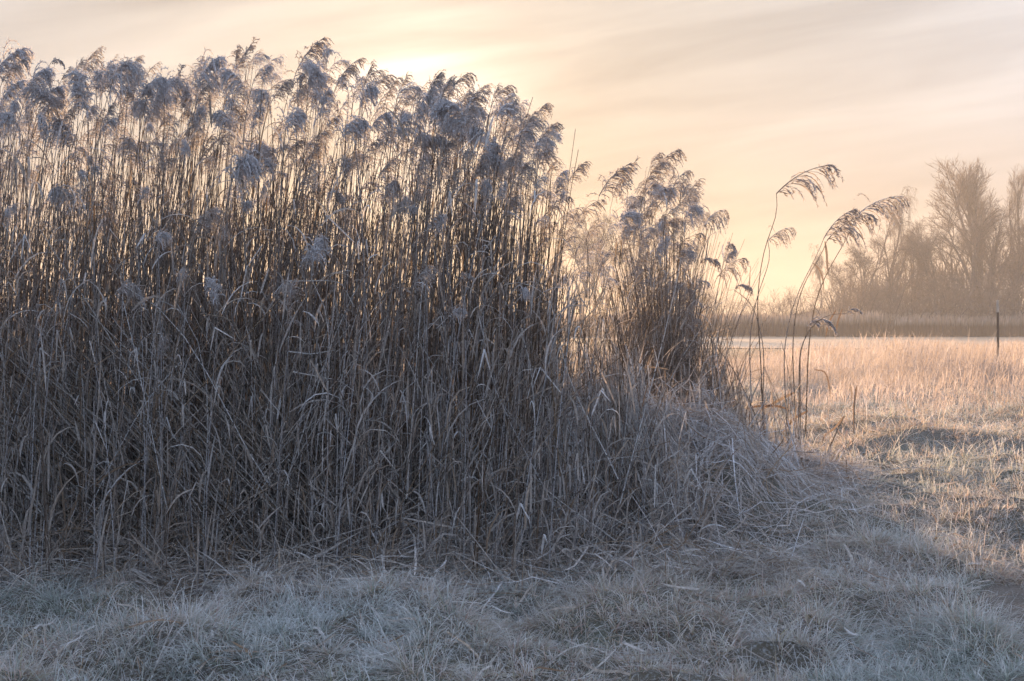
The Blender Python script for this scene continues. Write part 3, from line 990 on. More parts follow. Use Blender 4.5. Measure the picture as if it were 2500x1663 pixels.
def strip_leaf(pts, y, w=0.014, parent=None, name="leaf", col=None):
    ctr = np.array([at(a, b_, y) for a, b_ in pts])
    if parent is not None:
        ctr = ctr - np.array(parent.location)
    cum = np.concatenate([[0], np.cumsum(np.linalg.norm(np.diff(ctr, axis=0), axis=1))]); cum /= cum[-1]
    tt = np.linspace(0, 1, 12)
    P = np.stack([np.interp(tt, cum, ctr[:, q]) for q in range(3)], 1)
    for _ in range(2):
        P[1:-1] = 0.25 * P[:-2] + 0.5 * P[1:-1] + 0.25 * P[2:]
    T = norm(np.gradient(P, axis=0)); side = norm(np.cross(T, np.array([0.25, 1, 0.1])))
    mb = MB()
    ribbon(mb, P[None], (w * np.interp(tt, [0, 0.2, 0.7, 1], [0.45, 1, 0.8, 0]))[None], side[None], col if col is not None else straw(1, (0.15, 0.10, 0.07), (0.22, 0.155, 0.11), 0.12)[0])
    return add_object(name, mb.mesh(name, M_LEAF), parent)


lone = [o for o in bpy.data.objects if o.get("group") == G6]
strip_leaf(L4((925, 705), (940, 800), (940, 890), (956, 960)), LY, 0.013, lone[3])
strip_leaf(L4((840, 862), (885, 900), (915, 990), (915, 1070)), LY, 0.011, lone[3])
strip_leaf(L4((1050, 1190), (1015, 1290), (1000, 1400)), LY, 0.009, lone[5])
strip_leaf(L4((1005, 1200), (950, 1290), (925, 1420)), LY, 0.009, lone[5])
strip_leaf([(1973, 1003), (1940, 1020), (1905, 1062)], LY, 0.014, lone[2])
strip_leaf([(1940, 958), (1905, 975), (1880, 990), (1850, 1005)], LY, 0.016, lone[1])
strip_leaf([(1925, 1000), (1900, 990), (1840, 992), (1795, 1008)], LY, 0.014, lone[0])
strip_leaf([(1988, 903), (2015, 905), (2025, 940), (2028, 978)], LY, 0.010, lone[4])
strip_leaf([(1805, 1088), (1840, 1060), (1870, 1035)], LY, 0.012, lone[1])
strip_leaf([(1560, 905), (1600, 880), (1648, 895)], 14.5, 0.016, None)["label"] = "thin dry leaf blade bent across the foot of the clump"
for o in list(bpy.data.objects):
    if o.name.startswith("leaf") and o.parent is None:
        o.name = "dry_leaf"; o["category"] = "leaf"

# dead stalks with a withered leaf standing in the grass beside the lone reeds
def stalk(pts, y, label, w=0.006, group=None, leaf=None, name="dead_stalk", frost=0.3):
    ctr = np.array([at(a, b_, y if np.isscalar(y) else y[i]) for i, (a, b_) in enumerate(pts)])
    e = bpy.data.objects.new(name, None); COL.objects.link(e)
    e.location = ctr[0]
    props(e, label, "reed stalk", group)
    c = ctr - ctr[0]
    cum = np.concatenate([[0], np.cumsum(np.linalg.norm(np.diff(c, axis=0), axis=1))]); cum /= cum[-1]
    tt = np.linspace(0, 1, 20)
    P = np.stack([np.interp(tt, cum, c[:, q]) for q in range(3)], 1)
    for _ in range(2):
        P[1:-1] = 0.25 * P[:-2] + 0.5 * P[1:-1] + 0.25 * P[2:]
    mb = MB()
    tube(mb, P[None], np.linspace(w, w * 0.5, 20)[None], np.append(straw(1, *STEM_COL, frost)[0], 0.3), 5)
    add_object("stem", mb.mesh("stem", M_STEM), e)
    if leaf:
        for lp in leaf:
            yy = y if np.isscalar(y) else float(np.mean(y))
            strip_leaf(lp, yy, 0.012, e)
    return e


G7 = "dead stalks beside the lone reeds"
stalk([(2018, 1110), (2040, 1060), (2062, 1015)], 15.5, "broken stalk with a folded dry leaf, standing in grass past the lone reeds", 0.009, G7, [[(2062, 1015), (2035, 1050), (2012, 1060), (2005, 1092)]])
stalk([(2085, 1060), (2086, 1000), (2088, 940)], 16, "upright dead stalk topped by a brown folded leaf blade in the sunlit grass", 0.008, G7, [[(2075, 938), (2080, 960), (2078, 985)], [(2092, 940), (2085, 985), (2083, 1050)]])
stalk([(1690, 1060), (1735, 960), (1742, 870), (1733, 800)], 15.2, "thin dark stalk rising between the clump and the lone reeds", 0.008, G7, [[(1790, 938), (1792, 980), (1790, 1000)]])
stalk([(1775, 1090), (1730, 980), (1690, 880), (1655, 800)], 15.0, "long slanting stalk leaning back into the clump", 0.008, G7)
stalk([(1805, 1095), (1770, 1000), (1745, 900), (1738, 820)], 15.4, "slanting stalk beside the long one that leans into the clump", 0.008, G7)
stalk([(1870, 1110), (1840, 1000), (1790, 900), (1725, 815)], 15.6, "thin stalk crossing behind the lone reeds toward the clump", 0.007, G7)
# long fallen stalks that arch out of the thatch heap
G8 = "long fallen stalks around the thatch heap"
stalk([(1490, 1235), (1620, 1180), (1800, 1115), (1900, 1100), (1990, 1105)], (9.6, 10.3, 11.3, 11.8, 12.2), "long pale fallen stalk arching out of the heap toward the lone reeds", 0.0065, G8, frost=0.6)
stalk([(1850, 1140), (1960, 1136), (2070, 1138), (2180, 1165), (2250, 1195)], 13.4, "thin fallen stalk lying out over the sunlit grass", 0.006, G8)
stalk([(1990, 1200), (2100, 1160), (2200, 1140), (2300, 1145), (2370, 1180), (2410, 1210)], 13.0, "long thin arched stalk spanning the sunlit grass past the heap", 0.005, G8)
stalk([(1300, 1323), (1400, 1345), (1500, 1375), (1580, 1420)], 8.9, "fallen pale stalk lying low across the foot of the heap", 0.006, G8, frost=0.6)
stalk([(2090, 1437), (2180, 1415), (2280, 1405)], 8.7, "short pale stalk lying across the grass near the path", 0.005, G8, frost=0.6)
stalk([(1800, 1080), (1770, 1020), (1720, 1010), (1700, 1015)], 13.5, "kinked stalk bent over the far slope of the heap", 0.006, G8)
stalk([(2120, 1215), (2125, 1165), (2060, 1155)], 12.6, "stalk with a sharp elbow standing in the sunlit grass", 0.005, G8)
stalk([(2265, 1210), (2285, 1130)], 12.4, "single straight stubble stalk slanting out of the sunlit grass", 0.006, G8)
# kinked frosted stalks crossing in front of the dark stems
G9 = "crossed frosted stalks in front of the dark stems"
X9 = [([(277, 972), (300, 930), (400, 880), (512, 768)], "frosted stalk rising to the sharp elbow in front of the dark stems", 8.85),
      ([(490, 766), (550, 775), (578, 795), (590, 846)], "frosted stalk drooping away from the sharp elbow", 8.84),
      ([(280, 875), (420, 877), (460, 885)], "short level frosted stalk crossing the rising one", 8.8),
      ([(378, 815), (370, 750), (385, 732), (410, 740), (455, 768)], "hooked frosted stalk curled over like a handle", 8.9),
      ([(700, 687), (800, 685), (835, 690), (865, 750)], "flat stalk bent at a right angle, ending in the long shaggy head", 8.95),
      ([(977, 983), (985, 955), (1020, 925)], "short kinked stalk, first of the three bright ones in the bed's middle", 8.85),
      ([(1020, 973), (1020, 940), (1018, 900)], "upright bright stub between the two kinked bright stalks", 8.84),
      ([(1035, 920), (1080, 950), (1110, 970), (1137, 992)], "slanting bright stalk falling away from the upright stub", 8.85),
      ([(1078, 958), (1090, 1000), (1105, 1045)], "bright blade hanging below the slanting bright stalk", 8.86),
      ([(700, 858), (760, 865), (818, 855)], "level frosted stalk over the dark stems, nearly horizontal", 8.85),
      ([(715, 908), (790, 922), (830, 930), (865, 955)], "long frosted stalk drooping at its end below the level one", 8.85),
      ([(785, 808), (800, 780), (825, 745)], "short stiff stalk slanting up in front of the dark stems", 8.85),
      ([(940, 1020), (1000, 1000), (1070, 985)], "thin brown stalk slanting gently over the dark stems", 8.85),
      ([(690, 1170), (640, 1200), (590, 1225), (540, 1280), (400, 1385)], "longest pale stalk slanting from the bed's foot across the litter", 8.7),
      ([(586, 1245), (640, 1210), (700, 1160)], "pale stalk parallel to the longest one, above it", 8.75),
      ([(585, 1270), (600, 1310), (630, 1345)], "two-bladed stub below the long pale stalk", 8.7),
      ([(590, 1315), (615, 1370), (640, 1420), (650, 1440)], "broad pale blade lying down onto the frosted grass", 8.6),
      ([(760, 1178), (770, 1220), (785, 1280)], "bundle-like pale blade hanging from a star of crossed stalks", 8.7),
      ([(755, 1182), (820, 1235), (930, 1290)], "long stalk falling from the star of crossed stalks", 8.7),
      ([(760, 1180), (800, 1140), (860, 1100), (945, 1062)], "long stalk rising from the star of crossed stalks", 8.75)]
for pts, lab, y in X9:
    stalk(pts, y - 0.12, lab, 0.0048, G9, frost=0.42)

# ------------------------------------------------------------------ the mass of the reed bed
def inside_bed(x, y):
    left = (x < 0.12 + 0.08 * np.sin(y * 3)) & (y > 9.3 + 0.12 * np.sin(x * 2.3)) & (y < 13.2)
    return left


def reed_mass():
    mb = MB(); leafs = MB(); pl = MB()
    X = []; Y = []; H = []; LN = []
    def put(n, x, y, h, ln):
        X.append(x); Y.append(y); H.append(h); LN.append(ln)
    # tall bed
    n = 3900
    x = U_(-7.5, 0.30, n); x = x[vnoise(x, 0 * x, 0.22, 91) * 0.6 + vnoise(x, 0 * x, 0.7, 92) * 0.4 > rng.random(n) * 0.62]; n = len(x); y = 8.85 + 0.14 * np.sin(x * 2.3) + 3.9 * rng.random(n) ** 1.25
    h = 2.45 + U_(-0.45, 0.40, n) - 0.12 * (y - 9.3) / 3.6 - 0.9 * np.clip((x + 0.35) / 0.6, 0, 1) + 0.10 * np.clip(-x, 0, 3.5) / 3.5
    put(n, x, y, h, np.clip(rng.normal(0.10, 0.18, n), -0.4, 0.3) * np.where(x > -0.2, 0.3, 1))
    # shorter front stems
    n = 1000
    x = U_(-7.0, 1.3, n); y = U_(8.25, 9.3, n) + 0.7 * np.clip(x - 0.3, 0, 1); put(n, x, y, (0.3 + 1.9 * rng.random(n) ** 1.3) * np.clip(1.05 - 0.75 * np.clip(x - 0.1, 0, 2), 0.2, 1), rng.normal(0.03, 0.15, n))
    n = 2600
    x = U_(-7.0, 0.25, n); y = U_(9.3, 12.6, n); put(n, x, y, 1.3 + 1.15 * rng.random(n) ** 1.3, rng.normal(0.05, 0.2, n))
    # thin stand
    n = 170
    x = U_(0.1, 1.1, n); y = U_(12.3, 13.8, n); put(n, x, y, U_(1.1, 2.1, n), rng.normal(0.10, 0.10, n))
    # clump
    n = 520
    a = rng.normal(0, 0.20, n); x = 1.68 + a; y = U_(15.0, 16.9, n); put(n, x, y, U_(1.5, 3.1, n) - np.abs(a) * 1.6, a * 1.2 - 0.05 + rng.normal(0, 0.10, n))
    # slanting skirt on the clump's outer side, leaning back in
    n = 110
    x = U_(1.9, 2.45, n); y = U_(14.3, 15.8, n); put(n, x, y, U_(0.7, 1.7, n), -U_(0.25, 0.6, n))
    # behind the lone reeds, sparse
    n = 80
    x = U_(2.2, 3.2, n); y = U_(15.4, 16.6, n); put(n, x, y, 0.25 + 1.1 * rng.random(n) ** 2, rng.normal(0.0, 0.35, n))
    # stubs still standing in the thatch heap
    n = 420
    x = U_(0.0, 2.1, n); y = 10.0 + (x + 0.3) * 1.1 + rng.normal(0, 0.5, n); put(n, x, y, (0.35 + 0.85 * rng.random(n) ** 1.5) * np.clip(1.25 - x * 0.35, 0.4, 1), rng.normal(0.0, 0.42, n))
    x = np.concatenate(X); y = np.concatenate(Y); h = np.concatenate(H); ln = np.concatenate(LN); n = len(x)
    z = gz(x, y) - 0.03
    P0 = np.stack([x, y, z], 1)
    P1 = P0 + np.stack([ln * h * 0.5 + 0.02 * h, rng.normal(0, 0.06, n) * h, h], 1)
    P = hermite(P0, np.stack([ln * h * 0.2, 0 * x, h * 0.9], 1), P1, np.stack([ln * h * 0.9, rng.normal(0, 0.1, n), h * 0.75], 1), 8)
    fr_ = (0.36 * np.clip(1 - (y - 8.7) / 0.9, 0, 1) + 0.05)[:, None] * rng.random((n, 1)) * 1.6  # frost thins deeper in; the browner core also paints in the bed's inner shade
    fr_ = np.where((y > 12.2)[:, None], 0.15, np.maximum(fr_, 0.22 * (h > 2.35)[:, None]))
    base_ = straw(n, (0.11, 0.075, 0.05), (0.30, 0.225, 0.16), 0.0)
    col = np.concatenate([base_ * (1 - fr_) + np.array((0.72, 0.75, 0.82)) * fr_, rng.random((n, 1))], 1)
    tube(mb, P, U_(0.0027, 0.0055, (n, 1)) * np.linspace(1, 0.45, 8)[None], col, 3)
    # leaning broken stems fanning out in the left part of the bed
    n2 = 800
    bx = U_(-3.6, -1.2, n2); by = U_(8.6, 9.5, n2); L = U_(0.9, 2.7, n2)
    ang = np.clip(rng.normal(0.75, 0.28, n2), 0.05, 1.35) * np.where(rng.random(n2) < 0.9, -1, 1)
    P0 = np.stack([bx + 0.5, by, gz(bx + 0.5, by)], 1)
    d = np.stack([np.sin(ang), rng.normal(0, 0.04, n2), np.cos(ang)], 1)
    sag = np.stack([0 * bx, 0 * bx, -U_(0, 0.22, n2) * L], 1)
    P = hermite(P0, d * L[:, None], P0 + d * L[:, None] + sag, d * L[:, None] + sag * 1.5, 7)
    P[:, :, 2] = np.maximum(P[:, :, 2], 0.02)
    col = np.concatenate([straw(n2, *STEM_COL, 0.3), rng.random((n2, 1))], 1)
    tube(mb, P, U_(0.0034, 0.0058, (n2, 1)) * np.linspace(1, 0.6, 7)[None], col, 3)
    # random crossing stems over the whole front
    n3 = 460
    bx = U_(-5.5, 0.7, n3); by = U_(8.45, 9.1, n3); L = U_(0.4, 1.6, n3)
    ang = rng.normal(0, 0.75, n3)
    P0 = np.stack([bx, by, U_(0.0, 0.8, n3) * np.abs(np.cos(ang))], 1)
    d = np.stack([np.sin(ang), rng.normal(0, 0.08, n3), np.abs(np.cos(ang))], 1)
    P = hermite(P0, d * L[:, None], P0 + d * L[:, None], norm(d + rng.normal(0, 0.25, (n3, 3))) * L[:, None], 7)
    P[:, :, 2] = np.maximum(P[:, :, 2], 0.03)
    tube(mb, P, U_(0.003, 0.0055, (n3, 1)) * np.linspace(1, 0.6, 7)[None], np.concatenate([straw(n3, *STEM_COL, 0.4), rng.random((n3, 1))], 1), 3)
    n5 = 700
    bx = U_(-6.5, -0.35, n5); by = U_(9.0, 11.5, n5); L = U_(1.6, 2.75, n5); ang = rng.normal(0.08, 0.16, n5)
    P0 = np.stack([bx, by, 0 * bx], 1); d = np.stack([np.sin(ang), rng.normal(0, 0.1, n5), np.cos(ang)], 1)
    P = hermite(P0, np.array([[0, 0, 1.0]]) * L[:, None], P0 + d * L[:, None] * 0.94, norm(d + np.stack([rng.normal(0.15, 0.4, n5), 0 * L, -U_(0, 0.8, n5)], 1)) * L[:, None] * 0.7, 8)
    tube(mb, P, U_(0.0024, 0.0048, (n5, 1)) * np.linspace(1, 0.4, 8)[None], np.concatenate([straw(n5, *STEM_COL, 0.3), rng.random((n5, 1))], 1), 3)
    # a sheaf that hangs over the heap's front
    n4 = 260
    bx = rng.normal(1.05, 0.13, n4) + U_(-0.1, 0.15, n4); by = U_(8.75, 9.7, n4)
    P0 = np.stack([bx + 0.05, by, gz(bx, by)], 1)
    P1 = np.stack([0.72 + rng.normal(0, 0.14, n4), by + U_(0.3, 0.9, n4), U_(0.75, 1.45, n4)], 1)
    P = hermite(P0, (P1 - P0) * np.array([1.9, 1, 0.9]), P1, (P1 - P0) * np.array([0.15, 1, 1.2]), 8)
    tube(mb, P, U_(0.0026, 0.0045, (n4, 1)) * np.linspace(1, 0.6, 8)[None], np.concatenate([straw(n4, *STEM_COL, 0.42), rng.random((n4, 1))], 1), 3)
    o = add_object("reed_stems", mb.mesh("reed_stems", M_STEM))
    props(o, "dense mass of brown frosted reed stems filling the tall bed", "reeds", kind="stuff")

    # leaves on the mass
    n = 19000
    idx = np.concatenate([rng.integers(0, len(x), n - 2600), rng.choice(np.nonzero((y > 14.9) & (x < 2.1))[0], 2600)])
    s = rng.beta(1.2, 1.6, n)
    hx = x[idx] + ln[idx] * h[idx] * (0.15 * s + 0.4 * s * s); hy = y[idx] + rng.normal(0, 0.03, n); hz = z[idx] + h[idx] * s * 0.97
    L = U_(0.22, 0.5, n)
    az = np.where(rng.random(n) < 0.6, rng.normal(0, 0.9, n), U_(0, 6.28, n))
    up = np.abs(rng.normal(0.15, 0.4, n)); fall = np.where(rng.random(n) < 0.55, U_(0, 0.5, n), U_(1.0, 2.9, n))
    k = 6; ss = np.linspace(0, 1, k)
    ph = up[:, None] + fall[:, None] * ss[None]**1.4
    T = np.stack([np.sin(ph) * np.cos(az)[:, None], np.sin(ph) * np.sin(az)[:, None], np.cos(ph)], -1)
    P = np.zeros((n, k, 3)); P[:, 0] = np.stack([hx, hy, hz], 1)
    P[:, 1:] = P[:, :1] + np.cumsum(T[:, :-1] * (L / (k - 1))[:, None, None], 1)
    P[:, :, 2] = np.maximum(P[:, :, 2], 0.02)
    w = np.array([0.45, 1, 1, 0.8, 0.5, 0]) * 1.0
    side = norm(np.stack([-np.sin(az), np.cos(az), rng.normal(0, 0.5, n)], 1) + rng.normal(0, 0.3, (n, 3)))
    ribbon(leafs, P, U_(0.004, 0.0085, (n, 1)) * w[None], side, straw(n, (0.17, 0.12, 0.08), (0.40, 0.31, 0.23), 0.32))
    # pale frosted blades bent over in front
    n = 1600
    hx = U_(-6.5, 1.2, n); hy = U_(8.3, 9.2, n) + 0.7 * np.clip(hx - 0.3, 0, 1); hz = 0.15 + 2.5 * rng.beta(1.1, 2.2, n) * np.clip(1.05 - 0.75 * np.clip(hx - 0.1, 0, 2), 0.15, 1)
    L = U_(0.14, 0.42, n); az = U_(0, 6.28, n); up = U_(0.0, 0.9, n); fall = U_(1.3, 2.9, n)
    kink = rng.random(n) < 0.5
    ph = up[:, None] + np.where(kink[:, None], fall[:, None] * (ss[None] > U_(0.2, 0.7, (n, 1))), fall[:, None] * ss[None] ** 1.2)
    T = np.stack([np.sin(ph) * np.cos(az)[:, None], 0.7 * np.sin(ph) * np.sin(az)[:, None], np.cos(ph)], -1)
    P = np.zeros((n, k, 3)); P[:, 0] = np.stack([hx, hy, hz], 1)
    P[:, 1:] = P[:, :1] + np.cumsum(T[:, :-1] * (L / (k - 1))[:, None, None], 1)
    side = norm(np.stack([-np.sin(az), np.cos(az), rng.normal(0, 0.6, n)], 1))
    ribbon(leafs, P, U_(0.003, 0.0075, (n, 1)) * w[None], side, straw(n, (0.22, 0.16, 0.11), (0.42, 0.33, 0.25), 0.5))
    o = add_object("reed_foliage", leafs.mesh("reed_foliage", M_LEAF))
    props(o, "dry curled reed leaves hanging among the stems of the bed", "leaves", kind="stuff")

    # heads half hidden inside the bed and the clump
    SP_ = []
    for (cnt, x0, x1, y0, y1, z0, z1, sm) in ((300, -7.0, 0.15, 9.8, 13.2, 2.2, 3.0, 0.25), (26, 0.2, 0.85, 12.3, 13.8, 1.9, 2.5, 0.22), (95, 1.25, 2.0, 15.2, 16.8, 1.7, 3.25, 0.27)):
        for _ in range(cnt):
            kd = "o" if random.random() < (0.45 if x0 < 0 else 0.8) else "d"
            v = random.choice(PLUMES[kd]); vv, vc, vq, vt = v["lt"].arrays()
            yaw = random.gauss(0, 0.7); s_ = sm * random.uniform(0.7, 1.15) / v["ext"]
            c_, q_ = math.cos(yaw) * s_, math.sin(yaw) * s_
            px_ = random.uniform(x0, x1); zz = random.uniform(z0, z1)
            if x0 > 1:
                zz -= abs(px_ - 1.6) * 0.9
            W = np.stack([vv[:, 0] * c_ - vv[:, 1] * q_ + px_, vv[:, 0] * q_ + vv[:, 1] * c_ + random.uniform(y0, y1), vv[:, 2] * s_ + zz], 1)
            pl.add(W, vc, vq, vt)
    sx = np.array([h[0] for h in sky_line]); sy = np.array([h[1] for h in sky_line])
    for _ in range(290):
        kd = random.choice("ood")
        v = random.choice(PLUMES[kd]); vv, vc, vq, vt = v["lt"].arrays()
        yaw = random.gauss(0, 0.9); yy = random.uniform(9.7, 11.6); s_ = random.uniform(55, 95) / F * yy / v["ext"]
        c_, q_ = math.cos(yaw) * s_, math.sin(yaw) * s_
        ppx = random.uniform(-250, 1330); ppy = float(np.interp(ppx, sx, sy)) + 18 + random.random() ** 1.3 * 190
        a_ = at(ppx, ppy, yy)
        W = np.stack([vv[:, 0] * c_ - vv[:, 1] * q_ + a_[0], vv[:, 0] * q_ + vv[:, 1] * c_ + yy, (vv[:, 2] - v["top"][2]) * s_ + a_[2]], 1)
        pl.add(W, vc, vq, vt)
        # its stem
        b_ = np.array([[a_[0] - random.gauss(0.12, 0.1), yy, 0.0]]); t_ = W[:1] * 0 + np.array([[a_[0], yy, a_[2] - v["top"][2] * s_]])
        hh_ = t_[0, 2]
        SP_.append(hermite(b_, np.array([[0, 0, hh_]]), t_, np.array([[0.25 * hh_ * 0.3, 0, 0.6 * hh_]]), 8)[0])
    P = np.array(SP_)
    tube(pl, P, np.linspace(0.0045, 0.0022, 8)[None], straw(len(P), *STEM_COL, 0.25), 3)
    o = add_object("reed_heads", pl.mesh("reed_heads", M_PLUME, False))
    props(o, "woolly and feathery reed heads crowded half hidden inside the bed", "reeds", kind="stuff")


reed_mass()


# ------------------------------------------------------------------ thatch heap and litter
def litter():
    mb = MB()
    # on the heap
    n = 18000
    t = rng.random(n) * (len(MOUND) - 1.001); i = t.astype(int); f = (t - i)[:, None]
    c = MOUND[i] * (1 - f) + MOUND[i + 1] * f
    wd = 0.35 + 0.75 * c[:, 2]
    x = c[:, 0] + rng.normal(0, 1, n) * wd * 0.7; y = c[:, 1] - 0.35 * wd + rng.normal(0, 1, n) * wd * 0.95
    ang = rng.normal(-0.9, 1.05, n)       # mostly downhill, towards the open grass
    L = rng.gamma(3.0, 0.13, n) + 0.12
    d = np.stack([np.cos(ang), np.sin(ang)], 1)
    k = 6; s = np.linspace(-0.5, 0.5, k)
    XY = np.stack([x, y], 1)[:, None] + d[:, None] * (L[:, None, None] * s[None, :, None])
    XY += (rng.normal(0, 0.10, (n, 1)) * L[:, None] * (s**2)[None])[..., None] * np.stack([-d[:, 1], d[:, 0]], 1)[:, None]
    tilt = rng.normal(0, 0.16, n) + (rng.random(n) < 0.25) * rng.normal(0, 0.7, n)
    Z = mound(XY[..., 0], XY[..., 1]) * 0.94 + np.maximum(lumps(XY[..., 0], XY[..., 1]), -0.02) + U_(0.0, 0.17, (n, 1)) + tilt[:, None] * L[:, None] * s[None]
    Z = np.maximum(Z, lumps(XY[..., 0], XY[..., 1]) + 0.01)
    P = np.concatenate([XY, Z[..., None]], 2)
    leafy = rng.random(n) < 0.35
    w = np.where(leafy, U_(0.003, 0.007, n), U_(0.0014, 0.0032, n))
    side = norm(np.stack([-d[:, 1], d[:, 0], rng.normal(0, 0.8, n)], 1))
    keep = (XY[:, :, 0].min(1) > -0.9) & (mound(x, y) > 0.015) & (rng.random(n) < 0.45 + 1.3 * np.clip(vnoise(x, y, 0.28, 77) * 1.3 - 0.25, 0, 1))
    ribbon(mb, P[keep], w[keep][:, None] * np.array([0.8, 1, 1, 1, 0.9, 0]), side[keep], straw(keep.sum(), (0.25, 0.18, 0.125), (0.42, 0.32, 0.23), 0.46, (0.76, 0.78, 0.84)))
    # along the foot of the bed
    n = 14000
    x = U_(-6.5, 1.7, n); y = 8.55 + rng.normal(0, 0.28, n) + 0.10 * np.sin(x * 2)
    z0 = np.abs(rng.normal(0, 0.13, n)) * np.clip(1 - (8.6 - y) * 1.6, 0.05, 1)
    ang = U_(0, 2 * np.pi, n); el = rng.normal(0.15, 0.45, n)
    L = rng.gamma(3.0, 0.075, n) + 0.08
    d = np.stack([np.cos(ang) * np.cos(el), np.sin(ang) * np.cos(el) * 0.6, np.sin(el)], 1)
    s = np.linspace(0, 1, k)
    P = np.stack([x, y, lumps(x, y) + z0], 1)[:, None] + d[:, None] * (L[:, None, None] * s[None, :, None])
    P[:, :, 2] -= (s**2)[None] * L[:, None] * U_(0.0, 0.6, (n, 1))
    P[:, :, 2] = np.maximum(P[:, :, 2], lumps(P[:, :, 0], P[:, :, 1]) + 0.005)
    w = np.where(rng.random(n) < 0.15, U_(0.004, 0.007, n), U_(0.0013, 0.003, n))
    side = norm(np.cross(d, rng.normal(0, 1, (n, 3))))
    ribbon(mb, P, w[:, None] * np.array([0.8, 1, 1, 1, 0.7, 0]), side, straw(n, (0.22, 0.16, 0.11), (0.38, 0.30, 0.22), 0.36))
    n = 2600
    x = U_(-1, 1, n) * 3.3; y = U_(6.0, 8.9, n)
    x = np.concatenate([x, U_(0.8, 4.6, n)]); y = np.concatenate([y, U_(8.5, 15, n)]); n = len(x)
    kp = rng.random(n) < 0.15 + 1.1 * np.clip(vnoise(x, y, 0.6, 71) - 0.35, 0, 1) + 0.6 * np.clip(y - 8.0, 0, 1) * (y < 9)
    x, y = x[kp], y[kp]; n = len(x)
    ang = U_(0, 2 * np.pi, n); L = rng.gamma(3, 0.06, n) + 0.05
    d = np.stack([np.cos(ang), np.sin(ang)], 1); s = np.linspace(-0.5, 0.5, k)
    XY = np.stack([x, y], 1)[:, None] + d[:, None] * (L[:, None, None] * s[None, :, None])
    Z = gz(XY[..., 0], XY[..., 1]) + U_(0.02, 0.09, (n, 1)) + rng.normal(0, 0.25, (n, 1)) * L[:, None] * s[None]
    w = np.where(rng.random(n) < 0.3, U_(0.004, 0.008, n), U_(0.0015, 0.003, n))
    ribbon(mb, np.concatenate([XY, Z[..., None]], 2), w[:, None] * np.array([0.8, 1, 1, 1, 0.8, 0]), norm(np.stack([-d[:, 1], d[:, 0], rng.normal(0, 0.7, n)], 1)), straw(n, (0.25, 0.17, 0.11), (0.46, 0.36, 0.27), 0.35))
    o = add_object("fallen_reed_litter", mb.mesh("fallen_reed_litter", M_LITTER, False))
    props(o, "frosted fallen stalks and leaves heaped into a thatch mound beside the bed", "litter", kind="stuff")


litter()


# ------------------------------------------------------------------ grass
def blades(mb, x, y, L, lean, width, col, curl=1.2, k=4, aim=None, z=None):
    n = len(x)
    az = U_(0, 2 * np.pi, n) if aim is None else aim
    s = np.linspace(0, 1, k)
    ph = lean[:, None] + (curl * U_(0.3, 1.2, n))[:, None] * s[None]
    T = np.stack([np.sin(ph) * np.cos(az)[:, None], np.sin(ph) * np.sin(az)[:, None], np.cos(ph)], -1)
    P = np.zeros((n, k, 3)); P[:, 0] = np.stack([x, y, (gz(x, y) if z is None else z) - 0.01], 1)
    P[:, 1:] = P[:, :1] + np.cumsum(T[:, :-1] * (L / (k - 1))[:, None, None], 1)
    g = lumps(P[:, :, 0], P[:, :, 1]) + 0.7 * mound(P[:, :, 0], P[:, :, 1]) if y.min() < 40 else 0
    P[:, :, 2] = np.maximum(P[:, :, 2], g + 0.004)
    side = np.stack([-np.sin(az), np.cos(az), rng.normal(0, 0.35, n)], 1)
    w = np.array([0.9, 1.0, 0.75, 0])[None] if k == 4 else np.array([1.0, 0.8, 0])[None]
    ribbon(mb, P, width[:, None] * w, norm(side), col)


